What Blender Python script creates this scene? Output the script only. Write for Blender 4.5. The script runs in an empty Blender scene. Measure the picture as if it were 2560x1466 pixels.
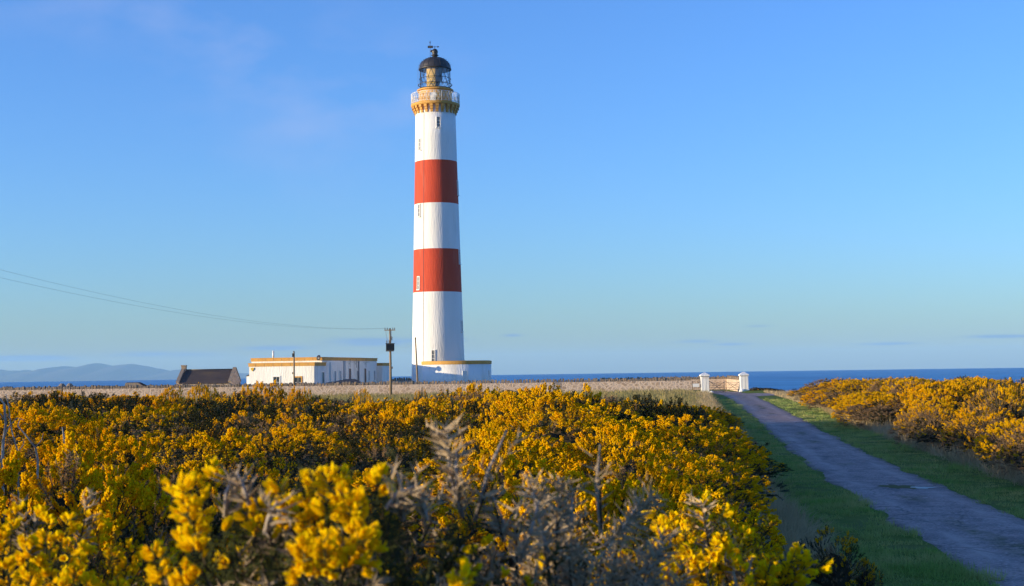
import bpy, bmesh, math, random
import numpy as np
from mathutils import Vector, Matrix

rad = math.radians
sc = bpy.context.scene
COL = sc.collection
rng = np.random.default_rng(7)
random.seed(7)

# ------------------------------------------------------------------ camera, sky, sun, exposure
EYE = 2.9
PITCH, ROLL = rad(3.245), rad(0.817)
cd = bpy.data.cameras.new("camera"); cam = bpy.data.objects.new("camera", cd); COL.objects.link(cam)
cd.sensor_width = 36.0; cd.lens = 36.0 * 3450 / 2560
cd.clip_start = 0.05; cd.clip_end = 120000
cam.matrix_world = (Matrix.Translation((0, 0, EYE)) @ Matrix.Rotation(rad(90) + PITCH, 4, 'X') @ Matrix.Rotation(-ROLL, 4, 'Z'))
cd.dof.use_dof = True; cd.dof.focus_distance = 60; cd.dof.aperture_fstop = 14
sc.camera = cam

SUN_EL = rad(5.8)
SX, SY = -0.951, -0.309            # towards the sun, in plan
sun_vec = Vector((SX * math.cos(SUN_EL), SY * math.cos(SUN_EL), math.sin(SUN_EL)))
ld = bpy.data.lights.new("sun", 'SUN'); sun = bpy.data.objects.new("sun", ld); COL.objects.link(sun)
ld.energy = 4.6; ld.angle = rad(0.55); ld.color = (1.0, 0.80, 0.50)
sun.rotation_euler = sun_vec.to_track_quat('Z', 'Y').to_euler(); sun.location = (-60, -20, 40)

world = bpy.data.worlds.new("World"); sc.world = world; world.use_nodes = True
wn, wl = world.node_tree.nodes, world.node_tree.links
wn.clear()
wout = wn.new('ShaderNodeOutputWorld'); bg = wn.new('ShaderNodeBackground')
sky = wn.new('ShaderNodeTexSky'); sky.sky_type = 'NISHITA'; sky.sun_disc = False
sky.sun_elevation = SUN_EL
sky.sun_rotation = math.atan2(SX, SY)
sky.altitude = 0; sky.air_density = 1.0; sky.dust_density = 0.45; sky.ozone_density = 3.0
bg.inputs['Strength'].default_value = 0.15
wl.new(bg.outputs[0], wout.inputs[0])
tint = wn.new('ShaderNodeMix'); tint.data_type = 'RGBA'; tint.blend_type = 'MULTIPLY'; tint.inputs['Factor'].default_value = 1.0
wl.new(sky.outputs[0], tint.inputs['A']); tint.inputs['B'].default_value = (.71, .975, 1.54, 1)       # clear, clean sea air
SKY_COLOR_SOCKET = tint.outputs['Result']

sc.view_settings.view_transform = 'Standard'; sc.view_settings.look = 'None'
sc.view_settings.exposure = 0.87; sc.view_settings.gamma = 1.0
sc.render.engine = 'CYCLES'
sc.cycles.use_denoising = True
sc.cycles.max_bounces = 6; sc.cycles.transparent_max_bounces = 8; sc.cycles.volume_bounces = 1
sc.cycles.sample_clamp_indirect = 6.0

def wmath(op, a, b=None, c=None):
    n = wn.new('ShaderNodeMath'); n.operation = op
    for i, v in enumerate((a, b, c)):
        if v is None: continue
        if isinstance(v, (int, float)): n.inputs[i].default_value = v
        else: wl.new(v, n.inputs[i])
    return n.outputs[0]

def build_sky():
    tc = wn.new('ShaderNodeTexCoord'); sep = wn.new('ShaderNodeSeparateXYZ'); wl.new(tc.outputs['Generated'], sep.inputs[0])
    x, y, z = sep.outputs
    az = wmath('ARCTAN2', x, y); el = wmath('ARCSINE', z)
    comb = wn.new('ShaderNodeCombineXYZ'); wl.new(wmath('MULTIPLY', az, 9.0), comb.inputs[0]); wl.new(wmath('MULTIPLY', el, 75.0), comb.inputs[1])
    nz = wn.new('ShaderNodeTexNoise'); nz.inputs['Scale'].default_value = 1.7; nz.inputs['Detail'].default_value = 5
    wl.new(comb.outputs[0], nz.inputs['Vector'])
    tex = wn.new('ShaderNodeMapRange'); tex.inputs[1].default_value = 0.38; tex.inputs[2].default_value = 0.62
    wl.new(nz.outputs[0], tex.inputs[0])
    comb2 = wn.new('ShaderNodeCombineXYZ'); wl.new(wmath('MULTIPLY', az, 8.0), comb2.inputs[0]); wl.new(wmath('MULTIPLY', el, 16.0), comb2.inputs[1])
    nz2 = wn.new('ShaderNodeTexNoise'); nz2.inputs['Scale'].default_value = 1.3; nz2.inputs['Detail'].default_value = 6
    wl.new(comb2.outputs[0], nz2.inputs['Vector'])
    tex2 = wn.new('ShaderNodeMapRange'); tex2.inputs[1].default_value = 0.42; tex2.inputs[2].default_value = 0.75
    wl.new(nz2.outputs[0], tex2.inputs[0])
    def blob(a0, e0, wa, we):
        da = wmath('DIVIDE', wmath('SUBTRACT', az, a0), wa); de = wmath('DIVIDE', wmath('SUBTRACT', el, e0), we)
        s = wmath('ADD', wmath('MULTIPLY', da, da), wmath('MULTIPLY', de, de))
        return wmath('EXPONENT', wmath('MULTIPLY', s, -1.0))
    # low grey-blue streaks over the sea: azimuth, elevation, half widths (radians)
    streaks = [(-.105, .0225, .028, .0026), (-.055, .0235, .018, .0016), (-.170, .0190, .022, .0016), (.134, .0195, .013, .0011), (.158, .0172, .012, .0009),
               (.176, .0297, .008, .0009), (.265, .0155, .016, .0009), (.34, .0190, .018, .0011), (-.34, .0135, .03, .002), (-.245, .0150, .03, .002), (0.0, .026, .006, .0009)]
    acc = None
    for s in streaks:
        b = blob(*s); acc = b if acc is None else wmath('ADD', acc, b)
    low = wmath('MINIMUM', wmath('MULTIPLY', wmath('MULTIPLY', acc, 1.7), wmath('ADD', wmath('MULTIPLY', tex.outputs[0], 0.7), 0.3)), 0.85)
    m1 = wn.new('ShaderNodeMix'); m1.data_type = 'RGBA'; wl.new(low, m1.inputs['Factor'])
    wl.new(SKY_COLOR_SOCKET, m1.inputs['A']); m1.inputs['B'].default_value = CLOUD_LOW
    # thin lilac veil high on the left
    veil = None
    for s in [(-.155, .185, .07, .05), (-.08, .205, .05, .035), (-.30, .262, .11, .03), (-.20, .235, .07, .03)]:
        b = blob(*s); veil = b if veil is None else wmath('ADD', veil, b)
    vf = wmath('MULTIPLY', wmath('MULTIPLY', veil, tex2.outputs[0]), 0.36)
    m2 = wn.new('ShaderNodeMix'); m2.data_type = 'RGBA'; wl.new(vf, m2.inputs['Factor'])
    wl.new(m1.outputs['Result'], m2.inputs['A']); m2.inputs['B'].default_value = CLOUD_VEIL
    wl.new(m2.outputs['Result'], bg.inputs['Color'])
CLOUD_LOW = (.70, 1.22, 2.1, 1); CLOUD_VEIL = (1.65, 2.0, 3.2, 1)
build_sky()

# ------------------------------------------------------------------ helpers
def tag(o, label=None, cat=None, group=None, kind=None):
    if label: o['label'] = label
    if cat: o['category'] = cat
    if group: o['group'] = group
    if kind: o['kind'] = kind
    return o

def thing(name, label, cat, loc=(0, 0, 0), rz=0.0, group=None):
    o = bpy.data.objects.new(name, None); COL.objects.link(o)
    o.location = loc; o.rotation_euler = (0, 0, rz); o.empty_display_size = 0.3
    return tag(o, label, cat, group)

def link(name, me, parent=None):
    o = bpy.data.objects.new(name, me); COL.objects.link(o)
    if parent is not None: o.parent = parent
    return o

def np_mesh(name, V, T, mats, mi=None, smooth=False):
    me = bpy.data.meshes.new(name)
    V = np.ascontiguousarray(V, dtype=np.float32); T = np.ascontiguousarray(T, dtype=np.int32)
    k = T.shape[1]
    me.vertices.add(len(V)); me.vertices.foreach_set('co', V.ravel())
    me.loops.add(T.size); me.loops.foreach_set('vertex_index', T.ravel())
    me.polygons.add(len(T)); me.polygons.foreach_set('loop_start', np.arange(0, T.size, k, dtype=np.int32))
    for m in mats: me.materials.append(m)
    if mi is not None: me.polygons.foreach_set('material_index', np.ascontiguousarray(mi, dtype=np.int32))
    me.polygons.foreach_set('use_smooth', np.full(len(T), smooth, dtype=bool))
    me.update(calc_edges=True)
    return me

class MB:
    def __init__(s): s.v = []; s.f = []; s.m = []; s.sm = []
    def add(s, V, F, mi=0, smooth=False):
        o = len(s.v); s.v += [tuple(p) for p in V]
        for f in F: s.f.append(tuple(i + o for i in f)); s.m.append(mi); s.sm.append(smooth)
        return s
    def box(s, x0, x1, y0, y1, z0, z1, mi=0, M=None):
        V = [(x, y, z) for z in (z0, z1) for y in (y0, y1) for x in (x0, x1)]
        if M is not None: V = [M @ Vector(p) for p in V]
        return s.add(V, [(0, 2, 3, 1), (4, 5, 7, 6), (0, 1, 5, 4), (2, 6, 7, 3), (0, 4, 6, 2), (1, 3, 7, 5)], mi)
    def lathe(s, prof, n=48, mi=0, c=(0, 0), smooth=True, a0=0.0, a1=2 * math.pi, mis=None, caps=True):
        full = abs(a1 - a0 - 2 * math.pi) < 1e-6
        m = n if full else n + 1
        V = [(c[0] + r * math.cos(a0 + (a1 - a0) * i / n), c[1] + r * math.sin(a0 + (a1 - a0) * i / n), z) for r, z in prof for i in range(m)]
        o = len(s.v); s.v += V
        for j in range(len(prof) - 1):
            for i in range(n):
                k = (i + 1) % m if full else i + 1
                s.f.append((o + j * m + i, o + j * m + k, o + (j + 1) * m + k, o + (j + 1) * m + i))
                s.m.append(mis[j] if mis else mi); s.sm.append(smooth)
        if full and caps:
            if prof[-1][0] > 1e-4: s.f.append(tuple(o + (len(prof) - 1) * m + i for i in range(m))); s.m.append(mis[-1] if mis else mi); s.sm.append(False)
            if prof[0][0] > 1e-4: s.f.append(tuple(o + i for i in reversed(range(m)))); s.m.append(mis[0] if mis else mi); s.sm.append(False)
        return s
    def tube(s, pts, r, n=6, mi=0, smooth=True):
        pts = [Vector(p) for p in pts]; rs = r if isinstance(r, (list, tuple)) else [r] * len(pts)
        o = len(s.v); t0 = (pts[1] - pts[0]).normalized(); ref = Vector((0, 0, 1)) if abs(t0.z) < .9 else Vector((1, 0, 0))
        for i, p in enumerate(pts):
            t = (pts[min(i + 1, len(pts) - 1)] - pts[max(i - 1, 0)]).normalized()
            a = t.cross(ref).normalized(); b = t.cross(a).normalized()
            for k in range(n):
                q = 2 * math.pi * k / n; s.v.append(tuple(p + (a * math.cos(q) + b * math.sin(q)) * rs[i]))
        for i in range(len(pts) - 1):
            for k in range(n):
                k2 = (k + 1) % n; s.f.append((o + i * n + k, o + i * n + k2, o + (i + 1) * n + k2, o + (i + 1) * n + k)); s.m.append(mi); s.sm.append(smooth)
        s.f.append(tuple(o + k for k in reversed(range(n)))); s.m.append(mi); s.sm.append(False)
        s.f.append(tuple(o + (len(pts) - 1) * n + k for k in range(n))); s.m.append(mi); s.sm.append(False)
        return s
    def ring(s, x0, x1, z0, z1, fw, y0, y1, mi=0, M=None, sill=None):
        V = [(x, y, z) for y in (y0, y1) for (x, z) in ((x0, z0), (x1, z0), (x1, z1), (x0, z1), (x0 - fw, z0 - (fw if sill is None else sill)), (x1 + fw, z0 - (fw if sill is None else sill)), (x1 + fw, z1 + fw), (x0 - fw, z1 + fw))]
        if M is not None: V = [M @ Vector(p) for p in V]
        F = []
        for k in range(4):
            n = (k + 1) % 4; F += [(k, n, n + 4, k + 4), (k + 8, k + 12, n + 12, n + 8), (k, k + 8, n + 8, n), (k + 4, n + 4, n + 12, k + 12)]
        return s.add(V, F, mi)
    def build(s, name, mats, parent=None):
        me = bpy.data.meshes.new(name); me.from_pydata(s.v, [], s.f)
        for m in (mats if isinstance(mats, (list, tuple)) else [mats]): me.materials.append(m)
        me.polygons.foreach_set('material_index', s.m); me.polygons.foreach_set('use_smooth', s.sm)
        bm = bmesh.new(); bm.from_mesh(me); bmesh.ops.recalc_face_normals(bm, faces=bm.faces); bm.to_mesh(me); bm.free()
        me.update()
        return link(name, me, parent)

# ------------------------------------------------------------------ materials
def new_mat(name):
    m = bpy.data.materials.new(name); m.use_nodes = True
    return m, m.node_tree.nodes, m.node_tree.links, m.node_tree.nodes['Principled BSDF']

def c4(c): return (c[0], c[1], c[2], 1)

def surf(name, c1, c2, scale=4.0, rough=0.8, bump=0.0, bscale=None, coord='Object', spec=0.3, stretch=(1, 1, 1), c3=None, s3=1.0, t3=(.5, .7), metal=0.0, det=6, lo=.35, hi=.65):
    m, N, L, B = new_mat(name)
    tc = N.new('ShaderNodeTexCoord'); mp = N.new('ShaderNodeMapping'); mp.inputs['Scale'].default_value = stretch
    if coord == 'World':
        g = N.new('ShaderNodeNewGeometry'); L.new(g.outputs['Position'], mp.inputs[0])
    else: L.new(tc.outputs[coord], mp.inputs[0])
    nz = N.new('ShaderNodeTexNoise'); nz.inputs['Scale'].default_value = scale; nz.inputs['Detail'].default_value = det; L.new(mp.outputs[0], nz.inputs['Vector'])
    rp = N.new('ShaderNodeMapRange'); rp.inputs[1].default_value = lo; rp.inputs[2].default_value = hi; L.new(nz.outputs[0], rp.inputs[0])
    mx = N.new('ShaderNodeMix'); mx.data_type = 'RGBA'; L.new(rp.outputs[0], mx.inputs['Factor']); mx.inputs['A'].default_value = c4(c1); mx.inputs['B'].default_value = c4(c2)
    col = mx.outputs['Result']
    if c3 is not None:
        n3 = N.new('ShaderNodeTexNoise'); n3.inputs['Scale'].default_value = s3; n3.inputs['Detail'].default_value = 5; L.new(mp.outputs[0], n3.inputs['Vector'])
        r3 = N.new('ShaderNodeMapRange'); r3.inputs[1].default_value = t3[0]; r3.inputs[2].default_value = t3[1]; L.new(n3.outputs[0], r3.inputs[0])
        m3 = N.new('ShaderNodeMix'); m3.data_type = 'RGBA'; L.new(r3.outputs[0], m3.inputs['Factor']); L.new(col, m3.inputs['A']); m3.inputs['B'].default_value = c4(c3)
        col = m3.outputs['Result']
    L.new(col, B.inputs['Base Color'])
    B.inputs['Roughness'].default_value = rough; B.inputs['Specular IOR Level'].default_value = spec; B.inputs['Metallic'].default_value = metal
    if bump:
        nb = N.new('ShaderNodeTexNoise'); nb.inputs['Scale'].default_value = bscale or scale * 4; nb.inputs['Detail'].default_value = 4; L.new(mp.outputs[0], nb.inputs['Vector'])
        bp = N.new('ShaderNodeBump'); bp.inputs['Strength'].default_value = 1.0; bp.inputs['Distance'].default_value = bump; L.new(nb.outputs[0], bp.inputs['Height']); L.new(bp.outputs[0], B.inputs['Normal'])
    return m

def leafy(name, c1, c2, trans=0.3, scale=6.0, rnd=0.25, rough=0.65):
    """thin plant tissue: colour varies per plant and across it; lets some light through"""
    m, N, L, B = new_mat(name)
    N.remove(B); out = N['Material Output']
    tc = N.new('ShaderNodeTexCoord'); oi = N.new('ShaderNodeObjectInfo')
    nz = N.new('ShaderNodeTexNoise'); nz.inputs['Scale'].default_value = scale; nz.inputs['Detail'].default_value = 4; L.new(tc.outputs['Object'], nz.inputs['Vector'])
    a = N.new('ShaderNodeMath'); a.operation = 'MULTIPLY_ADD'; L.new(oi.outputs['Random'], a.inputs[0]); a.inputs[1].default_value = rnd * 2; a.inputs[2].default_value = -rnd
    b = N.new('ShaderNodeMapRange'); b.inputs[1].default_value = .3; b.inputs[2].default_value = .7; L.new(nz.outputs[0], b.inputs[0])
    s = N.new('ShaderNodeMath'); s.operation = 'ADD'; s.use_clamp = True; L.new(a.outputs[0], s.inputs[0]); L.new(b.outputs[0], s.inputs[1])
    mx = N.new('ShaderNodeMix'); mx.data_type = 'RGBA'; L.new(s.outputs[0], mx.inputs['Factor']); mx.inputs['A'].default_value = c4(c1); mx.inputs['B'].default_value = c4(c2)
    d = N.new('ShaderNodeBsdfDiffuse'); t = N.new('ShaderNodeBsdfTranslucent'); x = N.new('ShaderNodeMixShader'); x.inputs[0].default_value = trans
    L.new(mx.outputs['Result'], d.inputs[0]); L.new(mx.outputs['Result'], t.inputs[0]); L.new(d.outputs[0], x.inputs[1]); L.new(t.outputs[0], x.inputs[2])
    L.new(x.outputs[0], out.inputs[0])
    return m

MT = {}
MT['white'] = surf('white_harling', (.83, .81, .77), (.76, .75, .71), .8, .85, .05, 7.0, c3=(.62, .58, .50), s3=.9, t3=(.56, .8), stretch=(1, 1, .16))
MT['red'] = surf('red_band_paint', (.53, .062, .024), (.45, .05, .02), .9, .75, .05, 7.0, c3=(.60, .13, .07), s3=.9, t3=(.55, .78), stretch=(1, 1, .2))
MT['ochre'] = surf('ochre_paint', (.60, .32, .075), (.52, .27, .06), 1.2, .7, .01, 9)
MT['black'] = surf('black_iron', (.022, .02, .024), (.035, .03, .03), 2.0, .45, .004, 14, spec=.5)
MT['grey_iron'] = surf('grey_iron', (.10, .10, .11), (.16, .15, .15), 3, .55, .0)
MT['white_iron'] = surf('white_rail_paint', (.80, .80, .78), (.7, .69, .66), 3, .5, 0)
MT['dark_glass'] = surf('dark_window_glass', (.02, .025, .03), (.05, .055, .06), 2, .12, 0, spec=.6)
MT['sky_glass'] = surf('grey_window_glass', (.10, .11, .12), (.16, .17, .18), 2, .15, 0, spec=.6)
MT['pale_glass'] = surf('pale_grey_glass', (.34, .35, .38), (.26, .27, .30), 2, .25, 0, spec=.5)  # plain lighter grey pane colour, also on the drainpipes
MT['screen'] = surf('ochre_blind', (.82, .50, .10), (.76, .45, .09), 1.5, .8, 0)
MT['dark_screen'] = surf('grey_blind', (.10, .10, .12), (.14, .14, .16), 1.5, .8, 0)
MT['door_brown'] = surf('brown_door_paint', (.16, .06, .03), (.12, .045, .025), 3, .5, 0)
MT['stone'] = surf('grey_sandstone', (.30, .24, .18), (.20, .17, .14), 5, .9, .02, 12, c3=(.38, .25, .14), s3=2.0, t3=(.5, .7))
MT['cope'] = surf('coping_sandstone', (.29, .225, .165), (.13, .11, .09), 1.6, .9, .03, 8, c3=(.33, .22, .13), s3=2.6, t3=(.52, .66), coord='World')
MT['slate'] = surf('brown_slate_roof', (.075, .055, .050), (.048, .038, .040), .8, .8, .0, stretch=(.4, 1, 1), c3=(.13, .09, .05), s3=.5, t3=(.55, .8))
MT['blue_slate'] = surf('blue_slate_roof', (.055, .058, .068), (.04, .042, .05), 2, .7, .01, 8)
MT['wood'] = surf('weathered_pole_wood', (.30, .22, .135), (.20, .15, .10), 3, .85, .008, 20, stretch=(4, 4, .4))
MT['wire'] = surf('wire_metal', (.16, .16, .17), (.2, .2, .21), 2, .5, 0)
MT['hill'] = surf('heather_hill', (.055, .045, .035), (.035, .04, .028), .0012, .95, 0, coord='World', c3=(.10, .06, .05), s3=.0009, t3=(.5, .7))

def roof_courses(m, spacing, axis=2, depth=.01):
    N, L = m.node_tree.nodes, m.node_tree.links
    B = N['Principled BSDF']
    tc = N.new('ShaderNodeTexCoord'); w = N.new('ShaderNodeTexWave'); w.wave_type = 'BANDS'; w.bands_direction = 'XYZ'[axis]; w.wave_profile = 'SAW'
    w.inputs['Scale'].default_value = .314 / spacing; w.inputs['Distortion'].default_value = .4; L.new(tc.outputs['Object'], w.inputs[0])
    bp = N.new('ShaderNodeBump'); bp.inputs['Distance'].default_value = depth; L.new(w.outputs[1], bp.inputs['Height']); L.new(bp.outputs[0], B.inputs['Normal'])
roof_courses(MT['slate'], .16, depth=.03)

def rubble(name, mortar, sa, sb, scale, thresh=.06):
    m, N, L, B = new_mat(name)
    g = N.new('ShaderNodeNewGeometry'); mp = N.new('ShaderNodeMapping'); mp.inputs['Scale'].default_value = (1, 1, 1.5); L.new(g.outputs['Position'], mp.inputs[0])
    wob = N.new('ShaderNodeTexNoise'); wob.inputs['Scale'].default_value = 3; L.new(mp.outputs[0], wob.inputs[0])
    ad = N.new('ShaderNodeMix'); ad.data_type = 'RGBA'; ad.inputs['Factor'].default_value = .12; L.new(mp.outputs[0], ad.inputs['A']); L.new(wob.outputs[1], ad.inputs['B'])
    v = N.new('ShaderNodeTexVoronoi'); v.inputs['Scale'].default_value = scale; L.new(ad.outputs['Result'], v.inputs[0])
    e = N.new('ShaderNodeTexVoronoi'); e.feature = 'DISTANCE_TO_EDGE'; e.inputs['Scale'].default_value = scale; L.new(ad.outputs['Result'], e.inputs[0])
    sp = N.new('ShaderNodeSeparateColor'); L.new(v.outputs['Color'], sp.inputs[0])
    st = N.new('ShaderNodeMix'); st.data_type = 'RGBA'; L.new(sp.outputs[0], st.inputs['Factor']); st.inputs['A'].default_value = c4(sa); st.inputs['B'].default_value = c4(sb)
    n2 = N.new('ShaderNodeTexNoise'); n2.inputs['Scale'].default_value = .9; n2.inputs['Detail'].default_value = 7; L.new(g.outputs['Position'], n2.inputs[0])
    # worn lime-wash: covers more or less of the stone face from place to place
    r2 = N.new('ShaderNodeMapRange'); r2.inputs[1].default_value = .35; r2.inputs[2].default_value = .65; r2.inputs[3].default_value = thresh * 1.0; r2.inputs[4].default_value = thresh * 6; L.new(n2.outputs[0], r2.inputs[0])
    lt = N.new('ShaderNodeMath'); lt.operation = 'LESS_THAN'; L.new(e.outputs['Distance'], lt.inputs[0]); L.new(r2.outputs[0], lt.inputs[1])
    mx = N.new('ShaderNodeMix'); mx.data_type = 'RGBA'; L.new(lt.outputs[0], mx.inputs['Factor']); L.new(st.outputs['Result'], mx.inputs['A']); mx.inputs['B'].default_value = c4(mortar)
    n3 = N.new('ShaderNodeTexNoise'); n3.inputs['Scale'].default_value = .35; n3.inputs['Detail'].default_value = 5; L.new(g.outputs['Position'], n3.inputs[0])
    r3 = N.new('ShaderNodeMapRange'); r3.inputs[1].default_value = .4; r3.inputs[2].default_value = .7; r3.inputs[4].default_value = .6; L.new(n3.outputs[0], r3.inputs[0])
    m3 = N.new('ShaderNodeMix'); m3.data_type = 'RGBA'; L.new(r3.outputs[0], m3.inputs['Factor']); L.new(mx.outputs['Result'], m3.inputs['A']); m3.inputs['B'].default_value = c4((.50, .37, .27))
    L.new(m3.outputs['Result'], B.inputs['Base Color']); B.inputs['Roughness'].default_value = .95; B.inputs['Specular IOR Level'].default_value = .1
    bp = N.new('ShaderNodeBump'); bp.inputs['Distance'].default_value = .018; mr = N.new('ShaderNodeMapRange'); mr.inputs[2].default_value = .15; L.new(e.outputs['Distance'], mr.inputs[0]); L.new(mr.outputs[0], bp.inputs['Height']); L.new(bp.outputs[0], B.inputs['Normal'])
    return m
MT['rubble'] = rubble('limewashed_rubble', (.60, .47, .36), (.44, .32, .22), (.33, .24, .17), 2.2)

def glass_mat():
    m, N, L, B = new_mat('lantern_glass'); N.remove(B); out = N['Material Output']
    t = N.new('ShaderNodeBsdfTransparent'); t.inputs[0].default_value = (.86, .9, .93, 1); g = N.new('ShaderNodeBsdfGlossy'); g.inputs['Roughness'].default_value = .03
    x = N.new('ShaderNodeMixShader'); x.inputs[0].default_value = .10; L.new(t.outputs[0], x.inputs[1]); L.new(g.outputs[0], x.inputs[2]); L.new(x.outputs[0], out.inputs[0])
    return m
MT['glass'] = glass_mat()

MT['bloom'] = leafy('gorse_flower', (.91, .50, .003), (.86, .58, .005), .38, 5, .25)
MT['bloom2'] = leafy('gorse_flower_close', (.92, .58, .003), (.90, .68, .005), .42, 30, .1)
MT['spine'] = leafy('gorse_spine_green', (.060, .058, .020), (.036, .042, .020), .2, 4, .3)
MT['spine_close'] = leafy('gorse_spine_close', (.105, .115, .040), (.055, .065, .030), .25, 14, .1)
MT['spine_blue'] = leafy('gorse_spine_bluegreen', (.090, .105, .080), (.055, .068, .052), .2, 4, .3)
MT['dead'] = leafy('gorse_dead_spine', (.37, .23, .11), (.23, .16, .10), .15, 4, .3)
MT['grey_dead'] = leafy('gorse_grey_spine', (.50, .38, .24), (.25, .20, .14), .15, 9, .3)
MT['twig'] = leafy('gorse_twig_and_shade_core', (.060, .048, .030), (.035, .030, .020), .0, 5, .2)  # shoot stems, and the hull whose dark tone paints shade into gaps
MT['stem'] = surf('gorse_stem_bark', (.22, .16, .10), (.12, .09, .065), 6, .9, .004, 30)
MT['bare'] = surf('bleached_branch', (.48, .42, .36), (.24, .19, .15), 9, .85, .003, 40)
MT['straw'] = leafy('dry_grass_blade', (.56, .42, .24), (.38, .30, .16), .3, 1.2, .0)
MT['meadow'] = leafy('meadow_grass_blade', (.40, .30, .15), (.22, .22, .07), .3, .5, .0)
MT['turf'] = leafy('green_turf_blade', (.21, .36, .07), (.52, .47, .17), .3, .8, .0)

# ------------------------------------------------------------------ terrain
def sm(t, a, b):
    t = np.clip((np.asarray(t, dtype=float) - a) / (b - a), 0, 1); return t * t * (3 - 2 * t)
RCY = [-40, 0, 20, 30, 39, 53, 74, 104, 150, 166, 182]
RCX = [3.3, 6.62, 8.40, 9.33, 10.25, 11.95, 14.65, 18.45, 24.3, 25.3, 25.6]
def rc(y): return np.interp(y, RCY, RCX)
def vnoise(x, y, s, seed=0):
    x = np.asarray(x, float) * s; y = np.asarray(y, float) * s
    xi = np.floor(x).astype(np.int64); yi = np.floor(y).astype(np.int64); fx = x - xi; fy = y - yi
    fx = fx * fx * (3 - 2 * fx); fy = fy * fy * (3 - 2 * fy)
    def h(i, j):
        n = (i * 374761393 + j * 668265263 + seed * 2147483647) & 0xffffffff
        n = ((n ^ (n >> 13)) * 1274126177) & 0xffffffff
        return ((n ^ (n >> 16)) & 0xffff) / 65535.0
    return (h(xi, yi) * (1 - fx) + h(xi + 1, yi) * fx) * (1 - fy) + (h(xi, yi + 1) * (1 - fx) + h(xi + 1, yi + 1) * fx) * fy
def coast(x): return 212 - 62 * sm(x, 27, 33) - 40 * sm(x, 40, 110)
def gz(x, y):
    x = np.asarray(x, float); y = np.asarray(y, float); d = x - rc(y)
    z = -0.35 * (1 - sm(y, 40, 120))
    z = z + 1.5 * sm(-d, 3.3, 6.6) * (1 - sm(y, 8, 48))
    z = z + 0.30 * sm(-d, 2.6, 6) * sm(y, 40, 100)
    z = z + 0.55 * sm(d, 3.6, 9) * (1 - sm(y, 105, 150))
    z = z + 0.30 * np.exp(-((x - 28.8) / 1.8) ** 2 - ((y - 163) / 5) ** 2)
    off = sm(np.abs(d), 1.5, 3.2)
    z = z + off * (.10 * (vnoise(x, y, .7, 1) - .5) + .05 * (vnoise(x, y, 2.1, 2) - .5))
    return z - 7.5 * sm(y - coast(x), 0, 16)
def gz1(x, y): return float(gz(x, y))

def ground_material():
    m, N, L, B = new_mat('rough_grassland')
    g = N.new('ShaderNodeNewGeometry'); at = N.new('ShaderNodeAttribute'); at.attribute_name = 'turf'
    def noise(s, d=6):
        n = N.new('ShaderNodeTexNoise'); n.inputs['Scale'].default_value = s; n.inputs['Detail'].default_value = d; L.new(g.outputs['Position'], n.inputs['Vector']); return n.outputs[0]
    def ramp(v, a, b):
        r = N.new('ShaderNodeMapRange'); r.inputs[1].default_value = a; r.inputs[2].default_value = b; L.new(v, r.inputs[0]); return r.outputs[0]
    def mix(f, a, b):
        x = N.new('ShaderNodeMix'); x.data_type = 'RGBA'; L.new(f, x.inputs['Factor'])
        for k, v in (('A', a), ('B', b)):
            if isinstance(v, tuple): x.inputs[k].default_value = c4(v)
            else: L.new(v, x.inputs[k])
        return x.outputs['Result']
    green = mix(ramp(noise(1.6), .35, .65), (.10, .16, .02), (.16, .19, .03))
    green = mix(ramp(noise(.45), .5, .7), green, (.16, .17, .045))
    green = mix(ramp(noise(14, 3), .55, .75), green, (.05, .09, .016))
    dry = mix(ramp(noise(.9), .35, .65), (.30, .23, .12), (.20, .16, .07))
    dry = mix(ramp(noise(.22), .48, .6), dry, (.13, .15, .04))
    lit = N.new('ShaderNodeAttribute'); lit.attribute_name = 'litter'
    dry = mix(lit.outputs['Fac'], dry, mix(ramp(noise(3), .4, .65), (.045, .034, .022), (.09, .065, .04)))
    col = mix(at.outputs['Fac'], dry, green)
    L.new(col, B.inputs['Base Color']); B.inputs['Roughness'].default_value = .95; B.inputs['Specular IOR Level'].default_value = .1
    bp = N.new('ShaderNodeBump'); bp.inputs['Distance'].default_value = .05; L.new(noise(18, 5), bp.inputs['Height']); L.new(bp.outputs[0], B.inputs['Normal'])
    return m

def verge_mask(x, y):
    d = x - rc(y) + .5 * (vnoise(x, y, .5, 9) - .5)
    wl_ = np.interp(y, [20, 30, 60, 100, 150], [3.6, 3.35, 3.0, 3.2, 3.2]); wr = np.interp(y, [30, 75, 104, 150], [3.6, 3.4, 4.2, 6.0])
    return sm(d, -wl_ - .4, -wl_ + .2) * (1 - sm(d, wr - .3, wr + .5))

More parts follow.
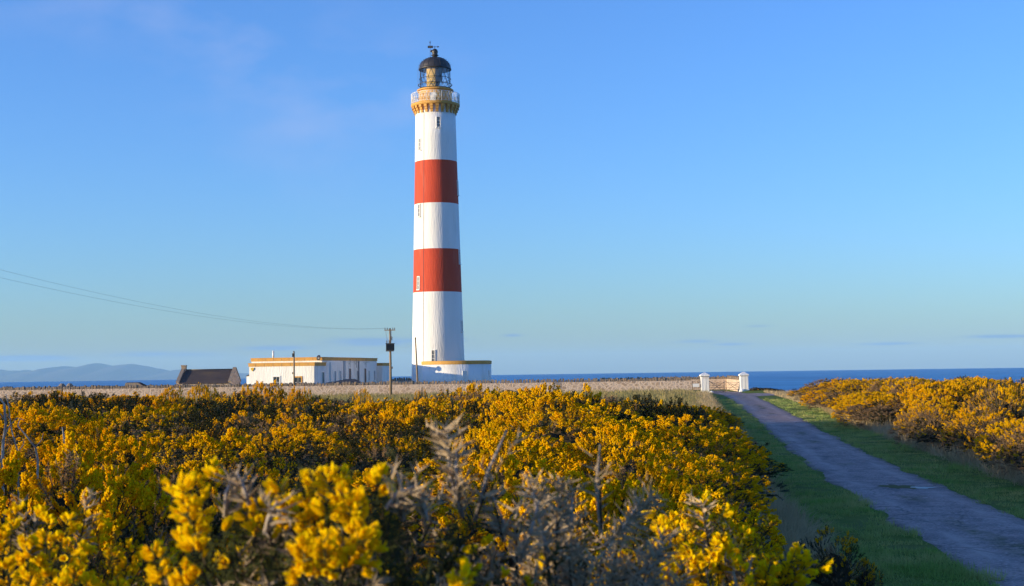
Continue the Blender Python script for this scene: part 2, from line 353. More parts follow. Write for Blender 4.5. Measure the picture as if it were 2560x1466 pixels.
def build_ground():
    ys = np.unique(np.concatenate([np.arange(-30, 10, 4), np.arange(10, 60, .5), np.arange(60, 130, 1.0), np.arange(130, 240, 2.0)]))
    xs = np.unique(np.concatenate([np.arange(-420, -80, 20), np.arange(-80, 2, 3), np.arange(2, 40, .5), np.arange(40, 90, 3), np.arange(90, 320, 15)]))
    X, Y = np.meshgrid(xs, ys); Z = gz(X, Y)
    V = np.stack([X.ravel(), Y.ravel(), Z.ravel()], 1); nx = len(xs)
    i, j = np.meshgrid(np.arange(nx - 1), np.arange(len(ys) - 1)); a = (j * nx + i).ravel()
    Q = np.stack([a, a + 1, a + 1 + nx, a + nx], 1)
    me = np_mesh('ground', V, Q, [ground_material()], smooth=True)
    at = me.attributes.new('turf', 'FLOAT', 'POINT'); at.data.foreach_set('value', verge_mask(X, Y).ravel().astype(np.float32))
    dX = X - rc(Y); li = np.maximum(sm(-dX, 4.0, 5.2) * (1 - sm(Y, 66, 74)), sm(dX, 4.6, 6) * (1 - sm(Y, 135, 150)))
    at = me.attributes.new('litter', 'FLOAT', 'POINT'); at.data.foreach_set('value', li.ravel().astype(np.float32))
    tag(link('ground', me), 'rough grassland of the headland', kind='structure')
build_ground()

def road_material():
    m, N, L, B = new_mat('worn_tarmac')
    g = N.new('ShaderNodeNewGeometry'); at = N.new('ShaderNodeAttribute'); at.attribute_name = 'across'
    def noise(s, d=6, st=(1, 1, 1)):
        mp = N.new('ShaderNodeMapping'); mp.inputs['Scale'].default_value = st; L.new(g.outputs['Position'], mp.inputs[0])
        n = N.new('ShaderNodeTexNoise'); n.inputs['Scale'].default_value = s; n.inputs['Detail'].default_value = d; L.new(mp.outputs[0], n.inputs['Vector']); return n.outputs[0]
    def ramp(v, a, b, c=0, d=1):
        r = N.new('ShaderNodeMapRange'); r.inputs[1].default_value = a; r.inputs[2].default_value = b; r.inputs[3].default_value = c; r.inputs[4].default_value = d; L.new(v, r.inputs[0]); return r.outputs[0]
    def mix(f, a, b):
        x = N.new('ShaderNodeMix'); x.data_type = 'RGBA'; L.new(f, x.inputs['Factor'])
        for k, v in (('A', a), ('B', b)):
            if isinstance(v, tuple): x.inputs[k].default_value = c4(v)
            else: L.new(v, x.inputs[k])
        return x.outputs['Result']
    def mul(a, b):
        x = N.new('ShaderNodeMath'); x.operation = 'MULTIPLY'; x.use_clamp = True; L.new(a, x.inputs[0]); L.new(b, x.inputs[1]); return x.outputs[0]
    base = mix(ramp(noise(1.9, 8), .38, .62), (.44, .30, .255), (.27, .195, .175))
    base = mix(ramp(noise(15, 4), .52, .68), base, (.52, .40, .35))
    base = mix(ramp(noise(12, 5), .56, .70), base, (.08, .07, .07))
    base = mix(ramp(noise(.7, 7, (1.4, .5, 1)), .56, .72, 0, .8), base, (.17, .13, .125))
    moss_c = mul(ramp(at.outputs['Fac'], .16, .03), mul(ramp(noise(.33, 6, (1.2, .5, 1)), .54, .62), ramp(noise(3.5, 5), .38, .55)))
    base = mix(moss_c, base, (.10, .09, .02))
    edge = mul(ramp(at.outputs['Fac'], .42, .52), ramp(noise(2.5), .38, .55))
    base = mix(edge, base, (.12, .085, .045))
    def band(c, w): # pale worn wheel tracks
        q = N.new('ShaderNodeMath'); q.operation = 'SUBTRACT'; L.new(at.outputs['Fac'], q.inputs[0]); q.inputs[1].default_value = c
        q2 = N.new('ShaderNodeMath'); q2.operation = 'ABSOLUTE'; L.new(q.outputs[0], q2.inputs[0]); return ramp(q2.outputs[0], w, 0, 0, .85)
    base = mix(mul(band(.28, .13), ramp(noise(1.3, 7, (1.5, .3, 1)), .4, .6)), base, (.50, .37, .32))
    cr = N.new('ShaderNodeTexVoronoi'); cr.feature = 'DISTANCE_TO_EDGE'; cr.inputs['Scale'].default_value = .75
    wv = N.new('ShaderNodeTexNoise'); wv.inputs['Scale'].default_value = 1.6; wv.inputs['Detail'].default_value = 6; L.new(g.outputs['Position'], wv.inputs[0])
    wm = N.new('ShaderNodeMix'); wm.data_type = 'RGBA'; wm.inputs['Factor'].default_value = .3; L.new(g.outputs['Position'], wm.inputs['A']); L.new(wv.outputs[1], wm.inputs['B']); L.new(wm.outputs['Result'], cr.inputs[0])
    base = mix(mul(ramp(cr.outputs[0], .022, .006, 0, .5), ramp(noise(.5), .45, .55)), base, (.07, .055, .05))
    L.new(base, B.inputs['Base Color']); B.inputs['Roughness'].default_value = .9; B.inputs['Specular IOR Level'].default_value = .2
    bp = N.new('ShaderNodeBump'); bp.inputs['Distance'].default_value = .03; L.new(noise(14, 5), bp.inputs['Height']); L.new(bp.outputs[0], B.inputs['Normal'])
    return m
def build_road():
    ys = np.arange(-20, 178, .4); n = 13
    V = []; A = []
    for y in ys:
        ti = math.atan2(float(rc(y + .5) - rc(y - .5)), 1.0); c = rc(y)
        hw = np.interp(y, [0, 30, 74, 120, 150, 163, 178], [1.42, 1.40, 1.28, 1.4, 1.55, 1.7, 1.65])
        eL = hw + .36 * (vnoise(0, y, .45, 4) - .5) + .22 * (vnoise(3, y, 1.7, 5) - .5); eR = hw + .36 * (vnoise(9, y, .4, 6) - .5) + .22 * (vnoise(7, y, 1.6, 7) - .5)
        eR += 6.0 * float(sm(y, 140, 149) * (1 - sm(y, 151, 157)))      # spur off to the right just before the gate
        for k in range(n):
            u = k / (n - 1) * 2 - 1; x = float(c + (u * eL if u < 0 else u * eR))
            base = gz1(x, y); V.append((x, y, base + .02 - .03 * abs(u) ** 4 + .012)); A.append(abs(u) * .5 * (eL if u < 0 else eR) / hw if eR < 2.2 else abs(u) * .5)
    Q = [(j * n + i, j * n + i + 1, (j + 1) * n + i + 1, (j + 1) * n + i) for j in range(len(ys) - 1) for i in range(n - 1)]
    me = np_mesh('road', np.array(V), np.array(Q), [road_material()], smooth=True)
    at = me.attributes.new('across', 'FLOAT', 'POINT'); at.data.foreach_set('value', np.array(A, dtype=np.float32))
    tag(link('road', me), 'narrow worn tarmac lane leading to the gate', kind='structure')
    # shallow puddle in the crown of the lane
    m, N, L, B = new_mat('puddle_water'); B.inputs['Base Color'].default_value = (.16, .15, .15, 1); B.inputs['Roughness'].default_value = .35; B.inputs['Specular IOR Level'].default_value = .25
    mb = MB(); pts = []
    for k in range(28):
        a = 2 * math.pi * k / 28; r = 1 + .28 * math.sin(3 * a + 1) + .14 * math.sin(7 * a); px = 10.75 + .30 * r * math.cos(a); py = 36.6 + .30 * r * math.sin(a)
        pts.append((px, py, gz1(px, py) + .038))
    mb.add(pts, [tuple(range(28))]); tag(mb.build('puddle', m), 'small bluish puddle beside the mossy patch in the lane', kind='structure')
build_road()
def moss_patch():
    m = surf('road_moss', (.16, .13, .02), (.09, .085, .03), 6, .95, .01, 20, coord='World'); mb = MB(); pts = []
    for k in range(36):
        a = 2 * math.pi * k / 36; r = 1 + .3 * math.sin(2 * a + 2) + .2 * math.sin(5 * a) + .12 * math.sin(11 * a); px = 10.22 + .34 * r * math.cos(a); py = 37.0 + .75 * r * math.sin(a)
        pts.append((px, py, gz1(px, py) + .036))
    mb.add(pts, [tuple(range(36))]); tag(mb.build('moss', m), 'olive moss patch in the crown of the lane', kind='stuff')
moss_patch()

def build_sea():
    m, N, L, B = new_mat('sea_water')
    g = N.new('ShaderNodeNewGeometry'); mp = N.new('ShaderNodeMapping'); mp.inputs['Scale'].default_value = (1, 2.2, 1); L.new(g.outputs['Position'], mp.inputs[0])
    n1 = N.new('ShaderNodeTexNoise'); n1.inputs['Scale'].default_value = .05; n1.inputs['Detail'].default_value = 8; n1.inputs['Roughness'].default_value = .65; L.new(mp.outputs[0], n1.inputs['Vector'])
    n2 = N.new('ShaderNodeTexNoise'); n2.inputs['Scale'].default_value = .006; n2.inputs['Detail'].default_value = 5; L.new(mp.outputs[0], n2.inputs['Vector'])
    r = N.new('ShaderNodeMapRange'); r.inputs[1].default_value = .35; r.inputs[2].default_value = .65; L.new(n2.outputs[0], r.inputs[0])
    r1 = N.new('ShaderNodeMapRange'); r1.inputs[1].default_value = .35; r1.inputs[2].default_value = .65; L.new(n1.outputs[0], r1.inputs[0])
    av = N.new('ShaderNodeMath'); av.operation = 'MULTIPLY_ADD'; L.new(r1.outputs[0], av.inputs[0]); av.inputs[1].default_value = .55; L.new(r.outputs[0], av.inputs[2]); av.use_clamp = True
    mx = N.new('ShaderNodeMix'); mx.data_type = 'RGBA'; L.new(av.outputs[0], mx.inputs['Factor']); mx.inputs['A'].default_value = (.010, .145, .33, 1); mx.inputs['B'].default_value = (.04, .27, .52, 1)
    L.new(mx.outputs['Result'], B.inputs['Base Color']); B.inputs['Roughness'].default_value = .45; B.inputs['Specular IOR Level'].default_value = .18
    bp = N.new('ShaderNodeBump'); bp.inputs['Distance'].default_value = 2.2; L.new(n1.outputs[0], bp.inputs['Height']); L.new(bp.outputs[0], B.inputs['Normal'])
    rings = [5, 150, 400, 900, 1800, 2600, 3200, 3500, 4000, 5000, 7000, 10000, 16000]; n = 128; V = []
    for R_ in rings:
        z = -6 - (.0030 * (R_ - 3500) if R_ > 3500 else 0)          # the sea curves away beyond its horizon
        for k in range(n): V.append((R_ * math.sin(2 * math.pi * k / n), R_ * math.cos(2 * math.pi * k / n), z))
    Q = [(j * n + k, j * n + (k + 1) % n, (j + 1) * n + (k + 1) % n, (j + 1) * n + k) for j in range(len(rings) - 1) for k in range(n)]
    tag(link('sea', np_mesh('sea', np.array(V), np.array(Q), [m], smooth=False)), 'deep blue sea', kind='structure')
build_sea()

def build_hills():
    Y0 = 13000.0; s = Y0 / 3450
    prof = [(-900, 917), (-500, 905), (-250, 915), (-60, 921), (0, 923.2), (12, 925.8), (40, 925.3), (59, 927.6), (68, 922.7), (76, 926.7), (97, 924), (111, 921.2), (128, 919), (142, 912.9), (161, 910.3), (173, 912.9), (185, 916.3), (197, 914.6), (221, 910.3), (242, 909), (256, 912), (280, 916.7), (301, 913.7), (329, 911.5), (346, 914.6), (369, 917.2), (381, 921.2), (398, 922.4), (412, 926.7), (422, 928.1), (440, 925.3), (458, 924.6), (480, 926.5), (520, 928), (560, 930), (600, 932), (640, 933.5), (760, 936), (900, 938.5), (1000, 940.5), (1080, 942)]
    px = np.array([p[0] for p in prof], float); el = np.array([(928.6 + .01426 * (1280 - p[0])) - p[1] for p in prof])
    xs = np.arange(-900, 1081, 6.0); H = np.interp(xs, px, el) * s
    H = np.where(px.min() < xs, H, H) * 1.06
    X = (xs - 1280) * s; rows = 22; V = []
    for j in range(rows):
        t = j / (rows - 1) * 2 - 1                                  # -1 front shore .. 0 crest .. 1 far side
        sh = (1 - abs(t)) ** .8
        rough = (vnoise(X, np.full_like(X, t * 900), 1 / 420, 3) - .5) * 60 * (1 - abs(t)) * (0 if abs(t) < .02 else 1)
        z = -50 + (H + 50) * sh + rough * np.clip(H / 100, 0, 1)
        z = np.minimum(z, H)
        V.append(np.stack([X * (1 + t * 1500 / Y0 * 0), np.full_like(X, Y0 + t * 1500), z], 1))
    V = np.concatenate(V); nx = len(xs); i, j = np.meshgrid(np.arange(nx - 1), np.arange(rows - 1)); a = (j * nx + i).ravel()
    tag(link('hills', np_mesh('hills', V, np.stack([a, a + 1, a + 1 + nx, a + nx], 1), [MT['hill']], smooth=True)), 'hills across the firth', kind='structure')
build_hills()

# ------------------------------------------------------------------ lighthouse
def build_lighthouse():
    LX, LY = -10.0, 185.0
    G0 = 0.0
    t = thing('lighthouse', 'tall white lighthouse with two broad red bands and a black-domed lantern', 'lighthouse', (LX, LY, G0))
    def rz_(z): return float(np.interp(z, [-1, 4.5, 13.6, 19.3, 25.4, 31.2, 37.8], [3.72, 3.50, 3.26, 3.12, 2.98, 2.84, 2.70]))
    bands = [-1, 2, 4.6, 9, 13.56, 16.4, 19.30, 22.4, 25.42, 28.3, 31.18, 34.5, 38.0]
    prof = [(rz_(z), z) for z in bands]; mis = [0, 0, 0, 0, 1, 1, 0, 0, 1, 1, 0, 0, 0]
    MB().lathe(prof, 96, mis=mis).build('tower', [MT['white'], MT['red']], t)
    # gallery: corbels, slab, parapet drum
    mb = MB()
    for k in range(24):
        a = 2 * math.pi * (k + .5) / 24; M = Matrix.Rotation(a, 4, 'Z')
        for (r0, r1, z0, z1, w) in ((2.6, 2.86, 37.630, 38.000, .17), (2.6, 3.02, 38.000, 38.330, .19), (2.6, 3.18, 38.330, 38.660, .21)):
            mb.box(r0, r1, -w, w, z0, z1, 0, M)
    mb.build('corbel_ring', MT['ochre'], t)
    MB().lathe([(2.69, 37.780), (2.69, 38.650)], 64, caps=False).build('corbel_backing', MT['white'], t)
    MB().lathe([(2.55, 38.660), (3.22, 38.660), (3.30, 38.780), (3.30, 39.000), (3.24, 39.040), (1.9, 39.040)], 64, smooth=False).build('gallery', MT['ochre'], t)
    MB().lathe([(2.25, 39.044), (2.25, 40.80), (2.48, 40.83), (2.48, 41.00), (2.30, 41.07), (2.02, 41.10)], 48, smooth=False).build('lantern_base', MT['ochre'], t)
    mb = MB()
    for k in range(1): # white door in the lantern base
        a = rad(-96); M = Matrix.Rotation(a, 4, 'Z'); mb.box(2.2, 2.262, -.38, .38, 39.100, 40.330, 0, M)
    mb.build('panel', MT['white_iron'], t)
    mb = MB(); zt, zb, R_ = 40.400, 39.040, 3.26
    for z, r in ((zt, .03), (zb + .12, .022), ((zt + zb) / 2 + .05, .014)):
        mb.tube([(R_ * math.cos(2 * math.pi * i / 64), R_ * math.sin(2 * math.pi * i / 64), z) for i in range(65)], r, 5)
    for k in range(20):
        a = 2 * math.pi * k / 20; mb.tube([(R_ * math.cos(a), R_ * math.sin(a), zb - .01), (R_ * math.cos(a), R_ * math.sin(a), zt)], .028, 5)
    for k in range(40):
        for sgn in (1, -1):
            for sh in (0, 1):
                a = 2 * math.pi * (k + .25 * sh) / 40; b = a + sgn * 2 * math.pi / 40; m_ = (a + b) / 2
                mb.tube([(R_ * math.cos(q), R_ * math.sin(q), z) for q, z in ((a, zb + .12), (m_, (zt + zb + .12) / 2), (b, zt))], .013, 4)
    mb.build('gallery_railing', MT['white_iron'], t)
    # lantern: glass, lattice, rings
    z0, z1, RL = 41.10, 43.78, 2.05
    ln = MB().lathe([(RL - .03, z0), (RL - .03, z1)], 32, caps=False).build('lantern_glazing', MT['glass'], t)
    mb = MB(); n = 16; lev = [z0, z0 + .62, z0 + 1.45, z1]
    for j in range(3):
        for k in range(n):
            for sgn in (0, 1):
                a = 2 * math.pi * (k + .5 * (j % 2)) / n; b = a + (1 if sgn else -1) * math.pi / n
                mb.tube([(RL * math.cos(a), RL * math.sin(a), lev[j]), (RL * math.cos(b), RL * math.sin(b), lev[j + 1])], .022, 4)
    mb.build('astragal_lattice', MT['black'], ln)
    mb = MB()
    for z, r, w in ((lev[1], 2.28, .05), (lev[2], 2.12, .035), (z0 + .05, 2.2, .05)):
        mb.tube([(r * math.cos(2 * math.pi * i / 48), r * math.sin(2 * math.pi * i / 48), z) for i in range(49)], w, 6)
    for k in range(12):
        a = 2 * math.pi * k / 12
        mb.tube([(2.0 * math.cos(a), 2.0 * math.sin(a), lev[1] - .2), (2.28 * math.cos(a), 2.28 * math.sin(a), lev[1])], .03, 4)
        mb.tube([(2.0 * math.cos(a), 2.0 * math.sin(a), lev[2]), (2.22 * math.cos(a), 2.22 * math.sin(a), lev[2] - .25), (2.0 * math.cos(a), 2.0 * math.sin(a), lev[2] - .5)], .025, 4)
    mb.build('catwalk_ring', MT['black'], ln)
    mb = MB(); mb.lathe([(1.55, z0), (1.55, z1)], 12, a0=rad(-135), a1=rad(-86), mi=0, caps=False); mb.lathe([(1.53, z0 + .9), (1.53, z1)], 12, a0=rad(-86), a1=rad(-48), mi=1, caps=False)
    mb.build('blind', [MT['screen'], MT['dark_screen']], ln)
    mb = MB(); mb.lathe([(.35, z0), (.35, z0 + .5), (.62, z0 + .7), (.74, z0 + 1.1), (.62, z0 + 1.5), (.3, z0 + 1.8), (.12, z1)], 20); mb.build('lens', MT['sky_glass'], ln)
    # dome
    D0 = 43.78; mb = MB()
    prof = [(2.05, D0 - .02), (2.22, D0), (2.22, D0 + .16), (2.14, D0 + .2)] + [(2.12 * math.cos(q) ** .92 if math.cos(q) > 0 else 0, D0 + .2 + 1.55 * math.sin(q)) for q in np.linspace(.05, 1.40, 12)]
    mb.lathe(prof, 48, smooth=True); dm = mb.build('dome', MT['black'], t)
    mb = MB()
    for k in range(16):
        a = 2 * math.pi * k / 16; mb.tube([(r * 1.005 * math.cos(a), r * 1.005 * math.sin(a), z) for r, z in prof[4:]], .028, 4)
    for k in range(6): # rungs over the dome
        q = .25 + .2 * k; r = 2.12 * math.cos(q) ** .92; z = D0 + .2 + 1.55 * math.sin(q); a = rad(190); mb.tube([(r * math.cos(a), r * math.sin(a), z), ((r + .16) * math.cos(a), (r + .16) * math.sin(a), z + .1)], .025, 4); a = rad(-5); mb.tube([(r * math.cos(a), r * math.sin(a), z), ((r + .16) * math.cos(a), (r + .16) * math.sin(a), z + .1)], .025, 4)
    mb.build('dome_rib', MT['black'], dm)
    mb = MB(); zz = D0 + 1.70
    mb.lathe([(.36, zz - .1), (.34, zz + .25), (.5, zz + .3), (.5, zz + .38), (.3, zz + .42), (.40, zz + .62), (.43, zz + .82), (.36, zz + 1.05), (.2, zz + 1.2), (.05, zz + 1.25)], 20); mb.tube([(-.3, -.05, zz + .85), (-.55, -.1, zz + .95)], [.14, .17], 8); mb.build('ball_vent', MT['black'], dm)
    mb = MB(); zv = zz + 1.5; mb.tube([(0, 0, zz + 1.2), (0, 0, zv + .1)], .03, 5); mb.tube([(-.75, 0, zv), (.55, 0, zv)], .028, 5)
    mb.box(-.95, -.25, -.02, .02, zv - .16, zv + .16); mb.add([(.36, -.02, zv - .14), (.36, -.02, zv + .14), (.62, -.02, zv), (.36, .02, zv - .14), (.36, .02, zv + .14), (.62, .02, zv)], [(0, 1, 2), (5, 4, 3), (0, 3, 4, 1), (1, 4, 5, 2), (2, 5, 3, 0)])
    mb.build('weather_vane', MT['black'], dm)
    mb = MB(); xr = -.62; mb.tube([(xr, -.2, zz - .15), (xr, -.2, 47.80)], .028, 5)
    for dx in (-.12, .12): mb.tube([(xr, -.2, 47.40), (xr + dx, -.2, 47.65)], .02, 4)
    mb.build('lightning_rod', MT['black'], dm)
    MB().tube([(xr, -.2, zz - .1)] + [(xr - 1.68 * math.sin(q), -.2, zz - .1 - 1.7 * (1 - math.cos(q))) for q in np.linspace(.2, 1.5, 8)] + [(-2.32, -.2, 40.780), (-2.35, -.2, 39.080)], .018, 5).build('rod_cable', MT['grey_iron'], t)
    MB().tube([((rz_(z) + .02) * math.cos(rad(-121.5)), (rz_(z) + .02) * math.sin(rad(-121.5)), z) for z in (37.680, 31.6, 25.8, 19.6, 13.7, 4.5, 0.2)], .022, 5).build('conductor_strip', MT['grey_iron'], t)
    # windows
    def win(px_off, zc, h, w, glass):
        R0 = rz_(zc); s_ = px_off / R0; a = -math.pi / 2 + math.asin(max(-1, min(1, s_)))
        tilt = math.atan((rz_(zc - 1) - rz_(zc + 1)) / 2)
        M = Matrix.Rotation(a, 4, 'Z') @ Matrix.Translation((R0 - .05, 0, zc)) @ Matrix.Rotation(-tilt, 4, 'Y')
        mb = MB(); fw = .10
        mb.box(0, .13, -w / 2 - fw, -w / 2, -h / 2, h / 2, 0, M); mb.box(0, .13, w / 2, w / 2 + fw, -h / 2, h / 2, 0, M); mb.box(0, .13, -w / 2 - fw, w / 2 + fw, h / 2, h / 2 + fw, 0, M); mb.box(0, .19, -w / 2 - fw - .05, w / 2 + fw + .05, -h / 2 - .12, -h / 2, 0, M)
        f = mb.build('window', MT['white'], t)
        mb = MB(); mb.box(.05, .075, -w / 2, w / 2, -h / 2, h / 2, 0, M); mb.build('pane', glass, f)
        mb = MB()
        mb.box(.076, .10, -.018, .018, -h / 2, h / 2, 0, M)
        for q in (-.17, .17): mb.box(.076, .095, -w / 2, w / 2, h * q - .02, h * q + .02, 0, M)
        mb.build('glazing_bar', MT['white_iron'], f)
    for px_, zc, h, w, g in ((.52, 36.2, 1.35, .40, 'dark_glass'), (-2.05, 33.35, 1.55, .34, 'sky_glass'), (-2.22, 24.45, 1.6, .34, 'sky_glass'), (-2.38, 14.75, 1.65, .36, 'sky_glass'), (-.47, 5.0, 1.55, .36, 'dark_glass'),
                             (2.88, 27.6, 1.9, .36, 'sky_glass'), (3.02, 18.3, 1.9, .36, 'sky_glass'), (3.22, 9.0, 1.4, .36, 'sky_glass')):
        win(px_, zc, h, w, MT[g])
    # curved store round the foot of the tower
    c = (2.45, -1.5); R2 = 4.66
    bb = MB().lathe([(R2, -.8), (R2, 3.9)], 64, c=c, smooth=True).build('base_building', MT['white'], t)
    MB().lathe([(R2 - .25, 3.9), (R2 + .02, 3.9), (R2 + .06, 3.96), (R2 + .06, 4.34), (R2 - .25, 4.38), (R2 - .6, 4.38)], 64, c=c, smooth=False).build('parapet', MT['ochre'], bb)
    for off, w in ((1.35, .6), (4.4, .4)):
        a = -math.pi / 2 + math.asin(off / R2); M = Matrix.Translation((c[0], c[1], 0)) @ Matrix.Rotation(a, 4, 'Z')
        mb = MB()
        for y0, y1 in ((-w / 2 - .07, -w / 2), (w / 2, w / 2 + .07)): mb.box(R2 - .1, R2 + .05, y0, y1, 1.2, 3.0, 0, M)
        mb.box(R2 - .1, R2 + .05, -w / 2 - .07, w / 2 + .07, 3.0, 3.07, 0, M); f = mb.build('window', MT['white'], bb)
        MB().box(R2 - .1, R2 + .012, -w / 2, w / 2, 1.2, 3.0, 0, M).build('shutter', MT['white_iron'], f)
build_lighthouse()

# ------------------------------------------------------------------ keepers' house
def parapet_block(mb_w, mb_o, x0, x1, y0, y1, zb, zt, band, over=.07):
    mb_w.box(x0, x1, y0, y1, zb, zt - band)
    mb_o.box(x0 - over, x1 + over, y0 - over, y1 + over, zt - band, zt - .09); mb_o.box(x0 - over - .05, x1 + over + .05, y0 - over - .05, y1 + over + .05, zt - .09, zt)
def facade(px): k = (px - 1282.8) / 3450; return (175 * k + 24.19) / (.208 - .978 * k)
def build_house():
    t = thing('keepers_house', 'long white flat-roofed house with ochre parapets and a row of doors', 'house', (-24.19, 175, 0), rad(-12))
    w = MB(); w.box(-9.5, 0, 0, 22.8, -1, 4.62); w.box(-8.08, .5, -4.2, -.003, -1, 3.93); w.box(-8, .8, 22.803, 27, -1, 3.95)
    # projecting bays on the long side
    bays = [(facade(824.6), facade(855)), (facade(861), facade(880)), (facade(896), facade(905))]
    for a, b in bays: w.box(.002, .22, a, b, -1, 4.58 if a > 8 else 4.4)
    wo = w.build('wall', MT['white'], t)
    tag(wo)
    def band(x0, x1, y0, y1, zb, zt, o=.07):
        mb = MB(); mb.box(x0 - o, x1 + o, y0 - o, y1 + o, zb, zt - .08); mb.box(x0 - o - .05, x1 + o + .05, y0 - o - .05, y1 + o + .05, zt - .08, zt)
        return mb
    pa, pb = band(-9.5, 0, 0, 22.8, 4.62, 5.05), band(-8.08, .5, -4.2, -.15, 3.93, 4.37)
    for x in np.arange(-8.6, -.2, 1.05): pa.box(x, x + .03, -.083, -.05, 4.64, 4.95, 1)      # thin upright joints in the stone band
    for x in np.arange(-7.2, .3, 1.15): pb.box(x, x + .03, -4.283, -4.25, 3.95, 4.27, 1)
    pa.build('parapet', [MT['ochre'], MT['stone']], t); pb.build('parapet', [MT['ochre'], MT['stone']], t)
    band(-8, .8, 22.95, 27, 3.95, 4.36).build('parapet', MT['ochre'], t)
    def opening(name, M, w_, z0, z1, fm, gm, fw=.10, depth=.12, bars=0):
        mb = MB().ring(-w_ / 2, w_ / 2, z0, z1, fw, -.06, .05, 0, M)
        f = mb.build('frame', fm, None)
        d = MB().box(-w_ / 2, w_ / 2, -.012, .05, z0, z1, 0, M).build(name, gm, t)
        f.parent = d
        if bars:
            mb = MB()
            mb.box(-w_ / 2, w_ / 2, -.03, -.014, (z0 + z1) / 2 - .016, (z0 + z1) / 2 + .016, 0, M); mb.box(-.012, .012, -.028, -.014, z0, z1, 0, M); mb.build('glazing_bar', MT['white_iron'], d)
        return d
    def on_front(x, y): return Matrix.Translation((x, y, 0))
    def on_side(x, y): return Matrix.Translation((x, y, 0)) @ Matrix.Rotation(rad(90), 4, 'Z')
    opening('window', on_front(-4.45, -4.2), .80, 1.3, 2.62, MT['white'], MT['dark_glass'], .14, bars=1)
    opening('window', on_front(-1.62, -4.2), .82, 1.3, 2.50, MT['ochre'], MT['dark_glass'], .17, bars=1)
    opening('door', on_side(.5, -1.1), .75, 1.1, 3.1, MT['white'], MT['dark_glass'], .1)
    for a, b in ((868, 874), (910.5, 916)):
        y = (facade(a) + facade(b)) / 2; x = .22 if a < 880 else 0
        opening('door', on_side(x, y), facade(b) - facade(a) - .1, 1.2, 3.57, MT['white'], MT['door_brown'], .1)
    for a, b in ((832, 836), (845, 849), (892.5, 896), (921, 924), (935, 938)):
        y = (facade(a) + facade(b)) / 2; x = .22 if a < 850 else 0
        opening('window', on_side(x, y), facade(b) - facade(a), 1.9, 3.25, MT['white'], MT['pale_glass'], .09)
    # drainpipes and fittings
    for px_ in (858, 895.5): MB().tube([(.12, facade(px_), .2), (.12, facade(px_), 4.55)], .07, 6).build('drainpipe', MT['pale_glass'], t)
    mb = MB(); M = Matrix.Translation((-.25, -.55, 4.95)) @ Matrix.Rotation(rad(-25), 4, 'Z') @ Matrix.Rotation(rad(78), 4, 'X')
    o = len(mb.v); mb.lathe([(.001, -.10), (.2, -.08), (.35, 0), (.35, .03), (.001, .0)], 20, caps=False); mb.v = mb.v[:o] + [tuple(M @ Vector(p)) for p in mb.v[o:]]
    mb.tube([(-.25, -.1, 4.6), (-.25, -.45, 4.9)], .03, 5); mb.tube([(-.25, -.5, 4.78), (-.2, -.95, 4.72)], .02, 5); mb.build('satellite_dish', MT['black'], t)
    MB().tube([(-7.35, 2.0, 4.9), (-7.35, 2.0, 6.0)], .13, 8).build('flue', MT['white_iron'], t)
    for px_ in (868, 884, 908): # aerials on the long side
        y = facade(px_); mb = MB(); mb.tube([(.45, y, 3.7), (.45, y, 4.9)], .025, 5); mb.tube([(.22, y, 4.2), (.45, y, 4.2)], .025, 5); mb.tube([(.45, y - .9, 4.45), (.45, y + .9, 4.45)], .02, 4)
        for q in (-.8, -.4, 0, .4, .8): mb.tube([(.25, y + q, 4.45), (.65, y + q, 4.45)], .012, 4)
        mb.build('aerial', MT['black'], t)
    mb = MB(); M = Matrix.Translation((-7.62, -4.2, 3.6)); mb.add([M @ Vector(p) for p in ((-.22, -.10, .2), (.22, -.10, .2), (.22, -.10, 0), (0, -.10, -.24), (-.22, -.10, 0), (-.22, 0, .2), (.22, 0, .2), (.22, 0, 0), (0, 0, -.24), (-.22, 0, 0))],
           [(0, 1, 2, 3, 4), (9, 8, 7, 6, 5), (0, 5, 6, 1), (1, 6, 7, 2), (2, 7, 8, 3), (3, 8, 9, 4), (4, 9, 5, 0)]); mb.build('alarm_box', surf('yellow_box', (.62, .40, .05), (.55, .35, .05), 3, .5), t)
    mb = MB(); mb.box(-4.3, -4.05, -.02, .0, 0, .22, 0, Matrix.Translation((1.9, -4.205, 2.95))); mb.build('vent', MT['grey_iron'], t)
    mb = MB(); mb.box(-8.75, -8.083, -3.4, -1.0, -1, 2.75); lt = mb.build('porch', MT['white'], t)
    mb = MB(); mb.add([(-8.83, -3.5, 2.75), (-8.083, -3.5, 2.75), (-8.083, -3.5, 3.15), (-8.83, -.9, 2.75), (-8.083, -.9, 2.75), (-8.083, -.9, 3.15)], [(0, 1, 2), (5, 4, 3), (0, 2, 5, 3), (0, 3, 4, 1), (1, 4, 5, 2)]); mb.build('porch_roof', MT['blue_slate'], lt)
build_house()

